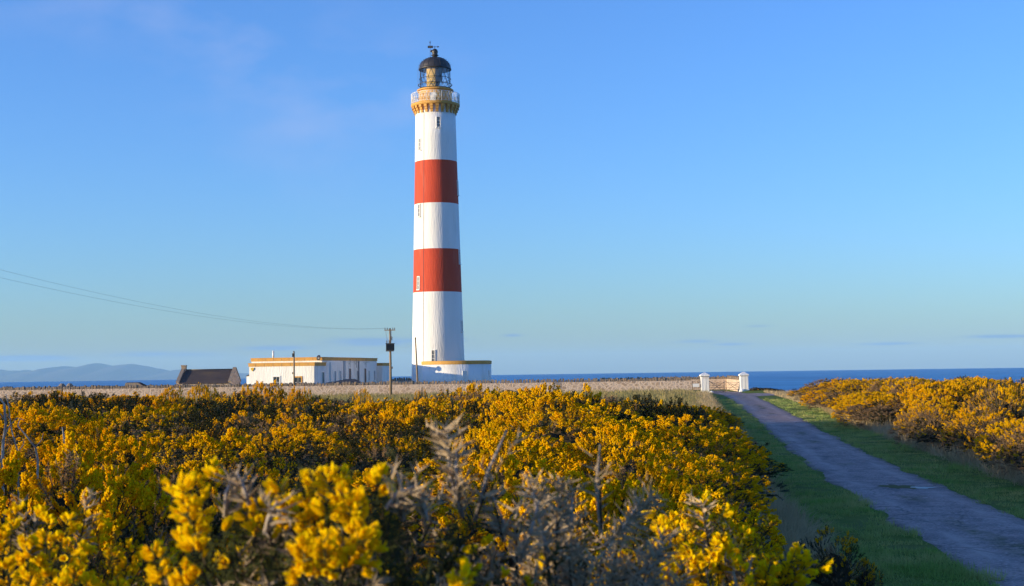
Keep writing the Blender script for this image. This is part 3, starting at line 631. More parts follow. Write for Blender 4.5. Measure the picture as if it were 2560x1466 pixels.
def build_cottage():
    x0, x1, y0, y1, e, r = -46.3, -38.75, 190.0, 196.6, 1.95, 3.72; ym = (y0 + y1) / 2
    t = thing('stone_cottage', 'brown-roofed stone cottage with one tall chimney at its gable', 'cottage', (x0, y0, 0)); O = Vector((-x0, -y0, 0))
    def V(*p): return Vector(p) + O
    mb = MB(); mb.box(0, x1 - x0, 0, y1 - y0, -1.5, e)
    for xa, xb in ((x0, x0 + .4), (x1 - .4, x1)):
        mb.add([V(xa, y0, e), V(xb, y0, e), V(xb, ym, r + .1), V(xa, ym, r + .1), V(xa, y1, e), V(xb, y1, e)], [(0, 1, 2, 3), (2, 5, 4, 3), (0, 3, 4), (1, 5, 2)])
    mb.build('wall', MT['rubble'], t)
    mb = MB(); th = .12
    mb.add([V(x0 + .4, y0 - .15, e - .06), V(x1 - .4, y0 - .15, e - .06), V(x1 - .4, ym, r), V(x0 + .4, ym, r), V(x1 - .4, y1 + .15, e - .06), V(x0 + .4, y1 + .15, e - .06)] + [V(x0 + .4, y0 - .15, e - .06 - th), V(x1 - .4, y0 - .15, e - .06 - th), V(x1 - .4, ym, r - th), V(x0 + .4, ym, r - th), V(x1 - .4, y1 + .15, e - .06 - th), V(x0 + .4, y1 + .15, e - .06 - th)],
           [(0, 1, 2, 3), (3, 2, 4, 5), (0, 6, 7, 1), (5, 4, 10, 11), (0, 3, 9, 6), (3, 5, 11, 9), (1, 7, 8, 2), (2, 8, 10, 4), (6, 9, 8, 7), (9, 11, 10, 8)])
    rf = mb.build('roof', MT['slate'], t)
    MB().tube([V(x0 + .4, ym, r + .02), V(x1 - .4, ym, r + .02)], .09, 6).build('ridge_tile', MT['black'], rf)
    for xa, xb in ((x0 - .05, x0 + .42), (x1 - .42, x1 + .05)): # raised skews on both gables
        mb = MB()
        for ya, yb in ((y0 - .12, ym), (y1 + .12, ym)):
            mb.add([V(xa, ya, e + .02), V(xb, ya, e + .02), V(xb, yb, r + .12), V(xa, yb, r + .12), V(xa, ya, e + .2), V(xb, ya, e + .2), V(xb, yb, r + .32), V(xa, yb, r + .32)], [(0, 3, 2, 1), (4, 5, 6, 7), (0, 1, 5, 4), (2, 3, 7, 6), (0, 4, 7, 3), (1, 2, 6, 5)])
        mb.build('skew', MT['stone'], t)
    mb = MB(); b = V(x0 - .03, ym - .32, 0); mb.box(b.x, b.x + .62, b.y, b.y + .64, e + .9, r + .52); mb.box(b.x - .05, b.x + .67, b.y - .05, b.y + .69, r + .52, r + .68); mb.build('chimney', MT['stone'], t)
    for xa, xb in ((1.5, 2.05), (2.75, 3.45), (4.35, 4.95), (5.2, 5.9)):
        d = MB().box(xa, xb, -.02, .1, .5, 1.55).build('window', MT['dark_glass'], t); MB().ring(xa, xb, .5, 1.55, .11, -.04, .08).build('frame', MT['stone'], d)
build_cottage()

def build_small_buildings():
    t = thing('stone_shed', 'low stone shed with a dark lean-to roof showing over the wall', 'shed', (-50.9, 181, 0))
    mb = MB(); mb.box(0, 2.6, 0, 2.4, -1.4, 1.55); mb.add([(0, 0, 1.55), (.12, 0, 2.1), (1.75, 0, 2.1), (2.6, 0, 1.55), (0, .2, 1.55), (.12, .2, 2.1), (1.75, .2, 2.1), (2.6, .2, 1.55)], [(0, 1, 2, 3), (7, 6, 5, 4), (0, 4, 5, 1), (1, 5, 6, 2), (2, 6, 7, 3), (0, 3, 7, 4)]); mb.build('wall', MT['stone'], t)
    mb = MB(); mb.add([(.35, -.12, 1.5), (2.75, -.12, 1.5), (1.85, .9, 2.16), (.02, .9, 2.16), (.35, -.12, 1.42), (2.75, -.12, 1.42), (1.85, .9, 2.08), (.02, .9, 2.08), (2.75, 2.5, 1.5), (.35, 2.5, 1.5)], [(0, 1, 2, 3), (0, 4, 5, 1), (1, 5, 6, 2), (3, 7, 4, 0), (3, 2, 8, 9), (4, 7, 6, 5)]); mb.build('roof', MT['black'], t)
    for i, (x, lab) in enumerate(((-57.45, 'squat round-topped stone gatepost behind the wall, farther of two from the shed'), (-56.45, 'squat round-topped stone gatepost behind the wall, nearer of two to the shed'))):
        t = thing('stone_gatepost', lab, 'gatepost', (x, 176, 0), 0, 'stone gateposts behind the wall')
        MB().lathe([(.40, -1), (.42, 1.62), (.40, 1.66)], 10, smooth=False).build('shaft', MT['stone'], t)
        MB().lathe([(.42, 1.66), (.47, 1.75), (.44, 1.9), (.30, 2.06), (.22, 2.1), (.22, 2.16)], 10, smooth=False).build('cap', MT['stone'], t)
    t = thing('slate_outhouse', 'low dark slate roof of an outhouse below the house doors', 'outhouse', (-21.2, 171, 0), rad(4))
    mb = MB(); mb.box(-2.0, 2.2, 0, 2.2, -.8, 1.75); mb.build('wall', MT['rubble'], t)
    mb = MB(); mb.add([(-2.3, -.15, 1.75), (2.5, -.15, 1.75), (1.55, 1.1, 2.24), (.6, 1.1, 2.22), (-2.3, 2.4, 1.75), (2.5, 2.4, 1.75)], [(0, 1, 2, 3), (3, 2, 5, 4), (0, 3, 4), (1, 5, 2), (0, 4, 5, 1)]); mb.build('roof', MT['blue_slate'], t)
build_small_buildings()

# ------------------------------------------------------------------ walls, gate
def cope_row(P0, P1, z, n, mb, hgt=.38, dep=.24, r=random.Random(3)):
    P0 = Vector(P0); P1 = Vector(P1); d = P1 - P0; L_ = d.length; u = d.normalized(); nrm = Vector((-u.y, u.x)); s = 0.0
    while s < L_ - .15:
        wd = r.uniform(.20, .42); h = hgt * r.uniform(.75, 1.3); tl = r.uniform(-.14, .14); c = P0 + u * (s + wd / 2); dp = dep * r.uniform(.85, 1.15)
        V = []
        for (zz, k) in ((0, 1.0), (h * .55, r.uniform(.92, 1.05)), (h * .9, r.uniform(.72, .92)), (h, r.uniform(.35, .6))):
            for (su, sn) in ((-1, -1), (1, -1), (1, 1), (-1, 1)):
                p = c + u * (su * wd * .42 * k + tl * zz + r.uniform(-.015, .015)) + nrm * (sn * dp * k + r.uniform(-.015, .015)); V.append((p.x, p.y, z + zz + r.uniform(-.02, .02)))
        F = [(0, 3, 2, 1), (12, 13, 14, 15)]
        for q in range(3):
            for k in range(4): F.append((q * 4 + k, q * 4 + (k + 1) % 4, q * 4 + 4 + (k + 1) % 4, q * 4 + 4 + k))
        mb.add(V, F); s += wd
def wall_run(name, label, pts, zb, zt, th=.28, stone='rubble', seed=3):
    t = thing(name, label, 'wall', (pts[0][0], pts[0][1], 0)); o = Vector((pts[0][0], pts[0][1])); r = random.Random(seed)
    mb = MB(); cp = MB()
    for (a, b) in zip(pts[:-1], pts[1:]):
        a = Vector(a[:2]) - o; b = Vector(b[:2]) - o; u = (b - a).normalized(); n = Vector((-u.y, u.x)) * th; L_ = (b - a).length; k = max(2, int(L_ / .8))
        V = []
        for i in range(k + 1):
            p = a + u * L_ * i / k; w = .05 * (vnoise(i * .8, seed, .5) - .5)
            V += [(p.x - n.x * 1.12, p.y - n.y * 1.12 + w, zb), (p.x - n.x, p.y - n.y + w, zt), (p.x + n.x, p.y + n.y + w, zt), (p.x + n.x * 1.12, p.y + n.y * 1.12 + w, zb)]
        F = [(0, 1, 2, 3), tuple(4 * k + q for q in (3, 2, 1, 0))]
        for i in range(k):
            for q in range(3): F.append((4 * i + q, 4 * i + 4 + q, 4 * i + 5 + q, 4 * i + 1 + q))
        mb.add(V, F); cope_row(a, b, zt - .02, 0, cp, r=r)
    mb.build('masonry', MT[stone], t); cp.build('coping', MT['cope'], t)
    return t
wall_run('boundary_wall', 'long lime-washed rubble wall topped with upright coping stones', [(-74, 165.3), (-30, 165.1), (0, 165.0), (21.25, 165)], -.3, 1.50)
wall_run('yard_wall', 'coped yard wall seen through the barred gate, turning towards the lone pillar', [(12, 188.5), (29.4, 188.5), (27.6, 166.0)], -.6, 1.45, seed=5)
wall_run('far_wall', 'short stretch of coped wall between the house and the tower', [(-20, 203), (-11.5, 203)], -1.2, 1.75, seed=8)

def pillar(x, label, rot):
    t = thing('gate_pillar', label, 'gate pillar', (x, 165, 0), rot, 'white gate pillars')
    mb = MB(); prof = [(-.47, -.35), (-.47, .5), (-.455, 1.2), (-.45, 1.93)]
    V = []
    for h, z in prof: V += [(h, h, z), (-h, h, z), (-h, -h, z), (h, -h, z)]
    F = [(3, 2, 1, 0), (12, 13, 14, 15)] + [(4 * j + k, 4 * j + (k + 1) % 4, 4 * j + 4 + (k + 1) % 4, 4 * j + 4 + k) for j in range(3) for k in range(4)]
    mb.add(V, F); mb.build('shaft', MT['white'], t)
    MB().box(-.52, .52, -.52, .52, 1.93, 1.99).build('band', MT['grey_iron'], t)
    mb = MB(); V = []
    for h, z in ((.545, 1.99), (.545, 2.12), (.50, 2.16), (.07, 2.42)): V += [(-h, -h, z), (h, -h, z), (h, h, z), (-h, h, z)]
    mb.add(V, [(3, 2, 1, 0), (12, 13, 14, 15)] + [(4 * j + k, 4 * j + (k + 1) % 4, 4 * j + 4 + (k + 1) % 4, 4 * j + 4 + k) for j in range(3) for k in range(4)]); mb.build('cap', MT['white'], t)
    return t
pl = pillar(22.83, 'white square gate pillar with the faded plaque, next to the long wall', 0)
MB().box(-.24, .26, -.475, -.452, 1.74, 1.84).build('plaque', surf('faded_plaque', (.55, .42, .40), (.6, .5, .47), 5, .6), pl)
pillar(27.5, 'white square gate pillar standing alone against the sea', 0)
def boulder(name, loc, s, seed, label, m, cat='stone', group=None):
    bm = bmesh.new(); bmesh.ops.create_icosphere(bm, subdivisions=2, radius=1)
    for v in bm.verts:
        n = .75 + .5 * float(vnoise(v.co.x * 1.3 + seed, v.co.y * 1.3 + v.co.z * 1.7, 1.0, seed)); v.co = Vector((v.co.x * s[0] * n, v.co.y * s[1] * n, v.co.z * s[2] * n))
    me = bpy.data.meshes.new(name); bm.to_mesh(me); bm.free(); me.materials.append(m)
    o = link(name, me); o.location = loc; return tag(o, label, cat, group)
boulder('white_stone', (23.55, 164.5, .06), (.26, .22, .17), 2, 'small white-painted stone at the foot of the plaqued pillar', MT['white'], group='white stones by the gate')
boulder('white_stone', (27.1, 164.35, .10), (.36, .28, .30), 4, 'large white-painted stone at the foot of the pillar by the sea', MT['white'], group='white stones by the gate')

def gate_leaf(x0, x1, label):
    t = thing('gate_leaf', label, 'gate', (x0, 165, 0), 0, 'metal gate leaves'); w = x1 - x0
    mb = MB()
    for xx in (.03, w - .03): mb.tube([(xx, 0, .08), (xx, 0, 1.42)], .03, 6)
    for z in (.1, .36, .62, .9, 1.15): mb.tube([(.03, 0, z), (w - .03, 0, z)], .02, 5)
    mb.tube([(.03, 0, 1.40), (w * .5, 0, .98), (w - .03, 0, .62)], .02, 5)
    mb.build('frame', MT['grey_iron'], t)
    mb = MB(); mb.tube([(.03, .025, 1.40), (w - .03, .025, .1)], .026, 5); mb.tube([(.03, -.025, .1), (w - .03, -.025, 1.25)], .026, 5); mb.build('brace', MT['wood'], t)
gate_leaf(23.33, 25.15, 'thin barred metal gate leaf hung on the plaqued pillar')
gate_leaf(25.2, 27.0, 'thin barred metal gate leaf hung on the pillar by the sea')
t = thing('wicket_gate', 'narrow barred side gate between the wall end and a pillar', 'gate', (21.32, 165, 0))
mb = MB()
for xx in (.03, 1.0): mb.tube([(xx, 0, .15), (xx, 0, 1.45)], .03, 6)
for z in (.35, .6, .85): mb.tube([(.03, 0, z), (1.0, 0, z)], .018, 5)
mb.tube([(.03, 0, 1.4), (.35, 0, .95), (1.0, 0, 1.35)], .02, 5); mb.build('frame', MT['grey_iron'], t)
t = thing('notice_board', 'small white board fixed behind the narrow side gate', 'notice board', (21.72, 164.72, 0))
MB().box(-.35, .42, -.02, .02, .72, 1.12).build('board', MT['white_iron'], t); mb = MB(); mb.tube([(-.2, .04, -.2), (-.2, .04, 1.05)], .03, 6); mb.tube([(.28, .04, -.2), (.28, .04, 1.05)], .03, 6); mb.build('post', MT['wood'], t)

# ------------------------------------------------------------------ poles and wires
def build_poles():
    t = thing('utility_pole', 'tall wooden pole with a crossarm and a dark transformer box', 'utility pole', (-13.3, 150, 0), 0, 'wooden poles')
    MB().tube([(0, 0, -.3), (0, 0, 4), (-.02, 0, 7.75)], [.15, .13, .10], 10).build('shaft', MT['wood'], t)
    mb = MB(); mb.box(-.62, .56, -.16, -.08, 7.5, 7.6); ca = mb.build('crossarm', MT['wood'], t)
    for x in (-.55, -.3, .3, .5): MB().lathe([(.02, 7.6), (.05, 7.66), (.035, 7.71), (.05, 7.76), (.02, 7.82)], 8, c=(x, -.12)).build('insulator', MT['black'], ca)
    mb = MB(); mb.box(-.42, .46, -.62, -.13, 5.35, 6.05); mb.box(-.46, .50, -.66, -.10, 6.05, 6.12)
    for x in np.arange(-.36, .42, .13): mb.box(x, x + .03, -.70, -.621, 5.42, 6.0)
    bx = mb.build('transformer', MT['black'], t)
    mb = MB(); mb.box(-.46, .38, -.5, .16, 5.24, 5.347); mb.build('bracket', MT['grey_iron'], bx)
    for x in (-.34, -.1): MB().lathe([(.03, 6.12), (.07, 6.2), (.04, 6.26), (.07, 6.34), (.03, 6.42), (.02, 6.5)], 8, c=(x, -.35)).build('bushing', MT['black'], bx)
    mb = MB()
    for x, z in ((-.3, 6.5), (.12, 6.12)): mb.tube([(x, -.35, z), (x * 1.3, -.3, 6.9), (x * 1.6, -.14, 7.55)], .018, 4)
    mb.tube([(.12, -.12, 6.9), (.28, -.12, 6.75), (.2, -.12, 6.4)], .02, 4); mb.box(.10, .2, -.18, -.1, 6.5, 6.85); mb.build('jumper_wire', MT['wire'], t)
    mb = MB(); mb.box(.10, .24, -.1, .1, 3.35, 3.6); mb.build('switch_box', MT['grey_iron'], t)
    t = thing('utility_pole', 'short pale pole with a lamp box standing before the ochre-banded house', 'utility pole', (-24.58, 155, 0), 0, 'wooden poles')
    MB().tube([(0, 0, -.3), (.02, 0, 5.42)], [.11, .085], 10).build('shaft', MT['wood'], t)
    mb = MB(); mb.box(-.17, -.05, -.14, .0, 4.85, 5.25); mb.lathe([(.06, 5.42), (.09, 5.45), (.05, 5.52)], 8); mb.build('terminal_box', MT['black'], t)
    t = thing('utility_pole', 'leaning bare wooden pole against the foot of the lighthouse', 'utility pole', (-11.95, 172, 0), 0, 'wooden poles')
    MB().tube([(.12, 0, -.6), (0, 0, 3), (-.17, 0, 7.3)], [.14, .12, .09], 10).build('shaft', MT['wood'], t)
    MB().box(-.27, -.08, -.1, .1, 7.05, 7.16).build('cap', MT['black'], t)
    def cat(a, b, sag, n=28): a = Vector(a); b = Vector(b); return [a.lerp(b, i / n) + Vector((0, 0, -sag * 4 * (i / n) * (1 - i / n))) for i in range(n + 1)]
    A = Vector((-13.3, 149.88, 7.72))
    def wire(name, lab, a, b, sag, r=.014):
        o = MB().tube(cat(a, b, sag), r, 4).build(name, MT['wire'])
        tag(o, lab, 'wire', 'overhead wires')
    wire('power_line', 'upper of two overhead lines sagging from the crossarm', (-13.85, 149.88, 7.76), (-33.2, 67, 10.6), 1.55, .0055)
    wire('power_line', 'lower of two overhead lines sagging from the crossarm', (-13.0, 149.88, 7.76), (-33.6, 67, 10.1), 1.55, .0055)
    wire('service_wire', 'thin wire looping from the transformer pole to the leaning pole', (-13.1, 149.9, 6.6), (-12.1, 172, 6.9), .9, .005)
    wire('service_wire', 'thin wire from the transformer pole down to the house', (-13.3, 149.9, 6.0), (-21.0, 186, 4.5), .5, .005)
build_poles()

# ------------------------------------------------------------------ gorse
def norm(a): return a / np.maximum(np.linalg.norm(a, axis=-1, keepdims=True), 1e-9)
def frames(D, twist):
    """rotation matrices whose z axis is D"""
    D = norm(D); ref = np.where(np.abs(D[:, 2:3]) < .9, np.array([[0, 0, 1.]]), np.array([[1., 0, 0]]))
    A = norm(np.cross(ref, D)); B = np.cross(D, A); c, s = np.cos(twist)[:, None], np.sin(twist)[:, None]
    return np.stack([A * c + B * s, B * c - A * s, D], axis=2)
class TM:
    """numpy triangle soup with material indices"""
    def __init__(s): s.V = []; s.T = []; s.M = []; s.n = 0
    def add(s, V, T, m):
        s.V.append(V); s.T.append(T + s.n); s.M.append(np.full(len(T), m) if np.isscalar(m) else m); s.n += len(V)
    def spread(s, V, T, m, Rm, pos):
        k = len(Rm)
        if k == 0: return
        W = np.einsum('kij,vj->kvi', Rm, V) + pos[:, None, :]
        TT = (T[None] + (np.arange(k) * len(V))[:, None, None]).reshape(-1, 3)
        s.add(W.reshape(-1, 3), TT, m if np.isscalar(m) else np.tile(m, k))
    def get(s): return np.concatenate(s.V), np.concatenate(s.T), np.concatenate(s.M)
OCT_T = np.array([[0, 2, 3], [0, 3, 4], [0, 4, 5], [0, 5, 2], [1, 3, 2], [1, 4, 3], [1, 5, 4], [1, 2, 5]])
def octa(l, w): return np.array([[0, 0, 0], [0, 0, l], [w, 0, l * .6], [0, w * .75, l * .62], [-w, 0, l * .6], [0, -w * .75, l * .55]]) 
def petal_flower(l):
    """pea-flower: upright banner, two wings and a keel, each a curved blade"""
    V = []; T = []
    def blade(az, tilt, L_, W, curl):
        o = len(V); rows = 4
        for i in range(rows + 1):
            u = i / rows; w = W * math.sin(math.pi * min(.97, .12 + .80 * u)) ** .8
            for q in (-1, 0, 1):
                ang = tilt + curl * u; r = L_ * u * math.sin(ang) + .06 * L_; z = L_ * u * math.cos(ang); side = q * w; r2 = r - .28 * w * abs(q)
                V.append((r2 * math.cos(az) - side * math.sin(az), r2 * math.sin(az) + side * math.cos(az), z))
        for i in range(rows):
            for q in range(2):
                a = o + i * 3 + q; T.append((a, a + 1, a + 4)); T.append((a, a + 4, a + 3))
    blade(0, .12, l, l * .27, .30); blade(math.pi * .72, .12, l * .88, l * .22, .12); blade(-math.pi * .72, .12, l * .88, l * .22, .12); blade(math.pi, .2, l * .8, l * .19, .05); blade(.8, .14, l * .92, l * .22, .2)
    return np.array(V), np.array(T)
SPIKE_T = np.array([[0, 1, 3], [1, 2, 3], [2, 0, 3]])
def spike(l, w): return np.array([[w, 0, 0], [-w * .5, w * .87, 0], [-w * .5, -w * .87, 0], [0, 0, l]])

def sprig(rg, L, nf, ns, fl, fw, sl, sw, spm, petals=False, sub=0):
    """one shoot along +z: spines all round, flowers packed over the outer part"""
    S, F = TM(), TM()
    S.add(spike(L, sw * 1.6), SPIKE_T, 3)
    bend = rg.uniform(-.15, .15, 2)
    def along(u): return np.stack([bend[0] * L * u ** 2, bend[1] * L * u ** 2, L * u], 1)
    if ns:
        u = rg.uniform(.05, 1, ns); az = rg.uniform(0, 2 * math.pi, ns); up = rg.uniform(.25, 1.0, ns)
        D = np.stack([np.cos(az), np.sin(az), up], 1); Rm = frames(D, az) * rg.uniform(.6, 1.25, ns)[:, None, None]
        S.spread(spike(sl, sw), SPIKE_T, spm, Rm, along(u))
        if sub:
            k = ns * sub; j = rg.integers(0, ns, k); q = rg.uniform(.3, .8, k); az2 = rg.uniform(0, 6.28, k)
            D2 = norm(norm(D[j]) + .9 * np.stack([np.cos(az2), np.sin(az2), rg.uniform(-.4, .8, k)], 1)); S.spread(spike(sl * .5, sw * .8), SPIKE_T, spm, frames(D2, az2), along(u[j]) + norm(D[j]) * (sl * q)[:, None])
    if nf:
        u = 1 - rg.uniform(0, .62, nf) ** 1.1; az = rg.uniform(0, 2 * math.pi, nf); up = rg.uniform(.35, 1.1, nf) + .5 * (u > .85)
        D = np.stack([np.cos(az), np.sin(az), up], 1); Rm = frames(D, rg.uniform(0, 6.28, nf)) * rg.uniform(.72, 1.2, nf)[:, None, None]
        V, T = petal_flower(fl) if petals else (octa(fl, fw), OCT_T)
        F.spread(V, T, 0, Rm, along(u) + norm(np.stack([np.cos(az), np.sin(az), az * 0], 1)) * (fl * .28))
    return S.get(), (F.get() if nf else None)

GAPK = (.64, .70, .76, .80, .78)
LOD = [dict(L=.12, nf=58, ns=20, fl=.023, fw=.0088, sl=.024, sw=.0018), dict(L=.17, nf=42, ns=18, fl=.033, fw=.0130, sl=.038, sw=.003), dict(L=.24, nf=28, ns=14, fl=.056, fw=.0225, sl=.07, sw=.007)]
SPR = {}
def sprigs(lod, kind):
    if (lod, kind) not in SPR:
        p = LOD[lod]; out = []
        for k in range(4):
            rg = np.random.default_rng(100 * lod + 10 * len(kind) + k + ord(kind[0])); q = p['nf']; S = p['ns']
            nf, ns, m = dict(bloom=(q, S // 2, 0), half=(q // 3, S, 0), green=(0 if k else 1, int(S * 2.8), 0), blue=(0, int(S * 2.8), 1), dead=(0, int(S * 2.2), 2))[kind]
            out.append(sprig(rg, p['L'] * rg.uniform(.85, 1.2), nf, ns, p['fl'], p['fw'], p['sl'] * (1.25 if kind != 'bloom' else 1), p['sw'] * (1.35 if kind != 'bloom' else 1), m))
        SPR[lod, kind] = out
    return SPR[lod, kind]
def hull(rg, r, h, seed):  # closed dark core; its colour stands in for shade between the sprigs
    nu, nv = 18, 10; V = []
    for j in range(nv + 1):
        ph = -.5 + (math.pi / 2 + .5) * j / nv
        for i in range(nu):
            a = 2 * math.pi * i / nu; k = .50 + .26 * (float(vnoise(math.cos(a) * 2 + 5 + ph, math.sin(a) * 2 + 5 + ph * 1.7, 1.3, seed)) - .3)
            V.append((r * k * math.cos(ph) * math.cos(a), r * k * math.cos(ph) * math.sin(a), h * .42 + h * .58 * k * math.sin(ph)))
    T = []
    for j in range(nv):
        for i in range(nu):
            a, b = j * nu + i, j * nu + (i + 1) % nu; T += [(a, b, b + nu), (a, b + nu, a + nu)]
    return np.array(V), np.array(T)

BUSH = {}
def bush_meshes(lod, style, var):
    """three meshes (foliage, blossom, stem) of one gorse bush, unit-ish size: radius r, height h"""
    key = (lod, style, var)
    if key in BUSH: return BUSH[key]
    rg = np.random.default_rng(1000 * lod + 77 * var + sum(map(ord, style)))
    r, h = ((.75, 1.15), (1.15, 1.7), (1.75, 1.95))[lod]; ncl = (46, 56, 74)[lod]; spc = (10, 10, 10)[lod]
    mixp = dict(rich=(.86, .08, .03, .01, .02), mixed=(.42, .34, .12, .06, .06), sparse=(.07, .27, .30, .26, .10), brown=(.09, .12, .10, .02, .67), dark=(.02, .14, .60, .18, .06))[style]
    kinds = ['bloom', 'half', 'green', 'blue', 'dead']
    fo, bl = TM(), TM()
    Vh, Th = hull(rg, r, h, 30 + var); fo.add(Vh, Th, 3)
    jobs = {}
    gold = math.pi * (3 - 5 ** .5)
    for c in range(ncl):
        zz = 1 - (c + .5) / ncl * 1.30                                   # crown down to well below its widest part
        rr = math.sqrt(max(0, 1 - zz * zz)); a = gold * c + rg.uniform(-.25, .25)
        n = np.array([rr * math.cos(a), rr * math.sin(a), zz]); k = rg.uniform(.74, 1.0) + .10 * (rg.random() < .12)
        ctr = np.array([n[0] * r * k, n[1] * r * k, h * .42 + n[2] * h * .58 * k])
        if ctr[2] < .10 * h: ctr[2] = .10 * h
        cr = r * rg.uniform(.15, .25)
        pr = np.array(mixp); 
        if zz < .16: pr = pr * (np.array([.45, .9, 1.4, 1.3, 1.6]) if zz > -.02 else np.array([.14, .4, 1.1, 1.3, 2.2]))
        pr = pr / pr.sum(); kd = kinds[rg.choice(5, p=pr)]
        for q in range(spc):
            v = norm(n * .75 + rg.normal(0, .55, 3)); p = ctr + v * cr * rg.uniform(.5, .8); d = norm(v * .75 + n * .35 + np.array([0, 0, .38]) + rg.normal(0, .12, 3))
            k2 = kd if rg.random() < .86 else kinds[rg.choice(5, p=pr)]
            jobs.setdefault((k2, int(rg.integers(0, 4))), []).append((p, d, rg.uniform(.7, 1.15) * (1.35 if rg.random() < .04 else 1)))
    for _ in range(ncl * 3):                                               # inner dead twiggy fill
        v = norm(rg.normal(0, 1, 3)); v[2] = abs(v[2]) * .9 - .15; jobs.setdefault(('dead' if rg.random() < .6 else 'green', 0), []).append((np.array([v[0] * r * .66, v[1] * r * .66, h * .42 + v[2] * h * .39]), norm(v + .2), 1.2))
    for (kd, i), lst in jobs.items():
        S, F = sprigs(lod, kd)[i]; pos = np.array([x[0] for x in lst]); Rm = frames(np.array([x[1] for x in lst]), rg.uniform(0, 6.28, len(lst))) * np.array([x[2] for x in lst])[:, None, None]
        fo.spread(S[0], S[1], S[2], Rm, pos)
        if F is not None: bl.spread(F[0], F[1], 0, Rm, pos)
    st = MB()
    for k in range(5):
        a = 2 * math.pi * k / 5 + rg.uniform(-.4, .4); e = r * rg.uniform(.3, .6)
        st.tube([(.05 * math.cos(a), .05 * math.sin(a), -.12), (.35 * e * math.cos(a), .35 * e * math.sin(a), h * .2), (e * math.cos(a + .3), e * math.sin(a + .3), h * .5)], [.035, .028, .014], 5)
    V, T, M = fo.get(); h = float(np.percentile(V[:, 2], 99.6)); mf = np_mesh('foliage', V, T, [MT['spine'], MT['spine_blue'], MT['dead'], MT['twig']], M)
    mbm = None
    if bl.n: V, T, M = bl.get(); mbm = np_mesh('blossom', V, T, [MT['bloom']], M)
    so = st.build('stem', MT['stem']); ms = so.data; bpy.data.objects.remove(so)
    BUSH[key] = (mf, mbm, ms, r, h); return BUSH[key]

def place_bush(lod, style, var, x, y, top, rad_, label, group, name='gorse_bush', z=None, rz=None):
    mf, mbm, ms, r, h = bush_meshes(lod, style, var)
    z0 = (gz1(x, y) if z is None else z) - .03
    t = thing(name, label, 'gorse bush', (x, y, z0), random.uniform(0, 6.28) if rz is None else rz, group)
    hh = max(.3, top - z0); t.scale = (rad_ / r, rad_ / r, hh / h)
    link('foliage', mf, t)
    if mbm: link('blossom', mbm, t)
    link('stem', ms, t)
    return t

placed = []
R_ = random.Random(21)
def free(x, y, r, k=.70): return all((x - a) ** 2 + (y - b) ** 2 > (k * (r + c)) ** 2 for a, b, c in placed)
def canopy(x, y):
    """height of the top of the thicket left of the lane"""
    n = float(vnoise(x, y, .16, 11)) - .5; m = float(vnoise(x, y, .45, 12)) - .5
    near = float(np.interp(y, [3, 7, 14, 30, 45], [2.0, 2.10, 2.08, 1.98, 1.85]))
    far = float(np.interp(1280 + 3450 * x / y, [0, 350, 425, 480, 600, 760, 900, 1100, 1200, 1330, 1450, 1700], [1.92, 1.88, 1.56, 1.7, 1.96, 1.8, 1.66, 1.76, 1.98, 1.8, 1.55, 1.40]))
    w = float(sm(y, 32, 58)); return near * (1 - w) + far * w + (.75 - .45 * w) * n + (.55 - .3 * w) * m
LAB = dict(rich='gorse bush thick with yellow flowers', mixed='gorse bush half covered in yellow flowers', sparse='grey-green gorse bush with few flowers', brown='mostly brown, dying gorse bush', dark='dark green gorse bush almost without flowers')
def zone(x, y):
    if y < 9: return 'at the front of the thicket'
    if y < 22: return 'in the middle of the thicket'
    if y < 45: return 'in the deep part of the thicket'
    return 'at the far edge of the thicket'

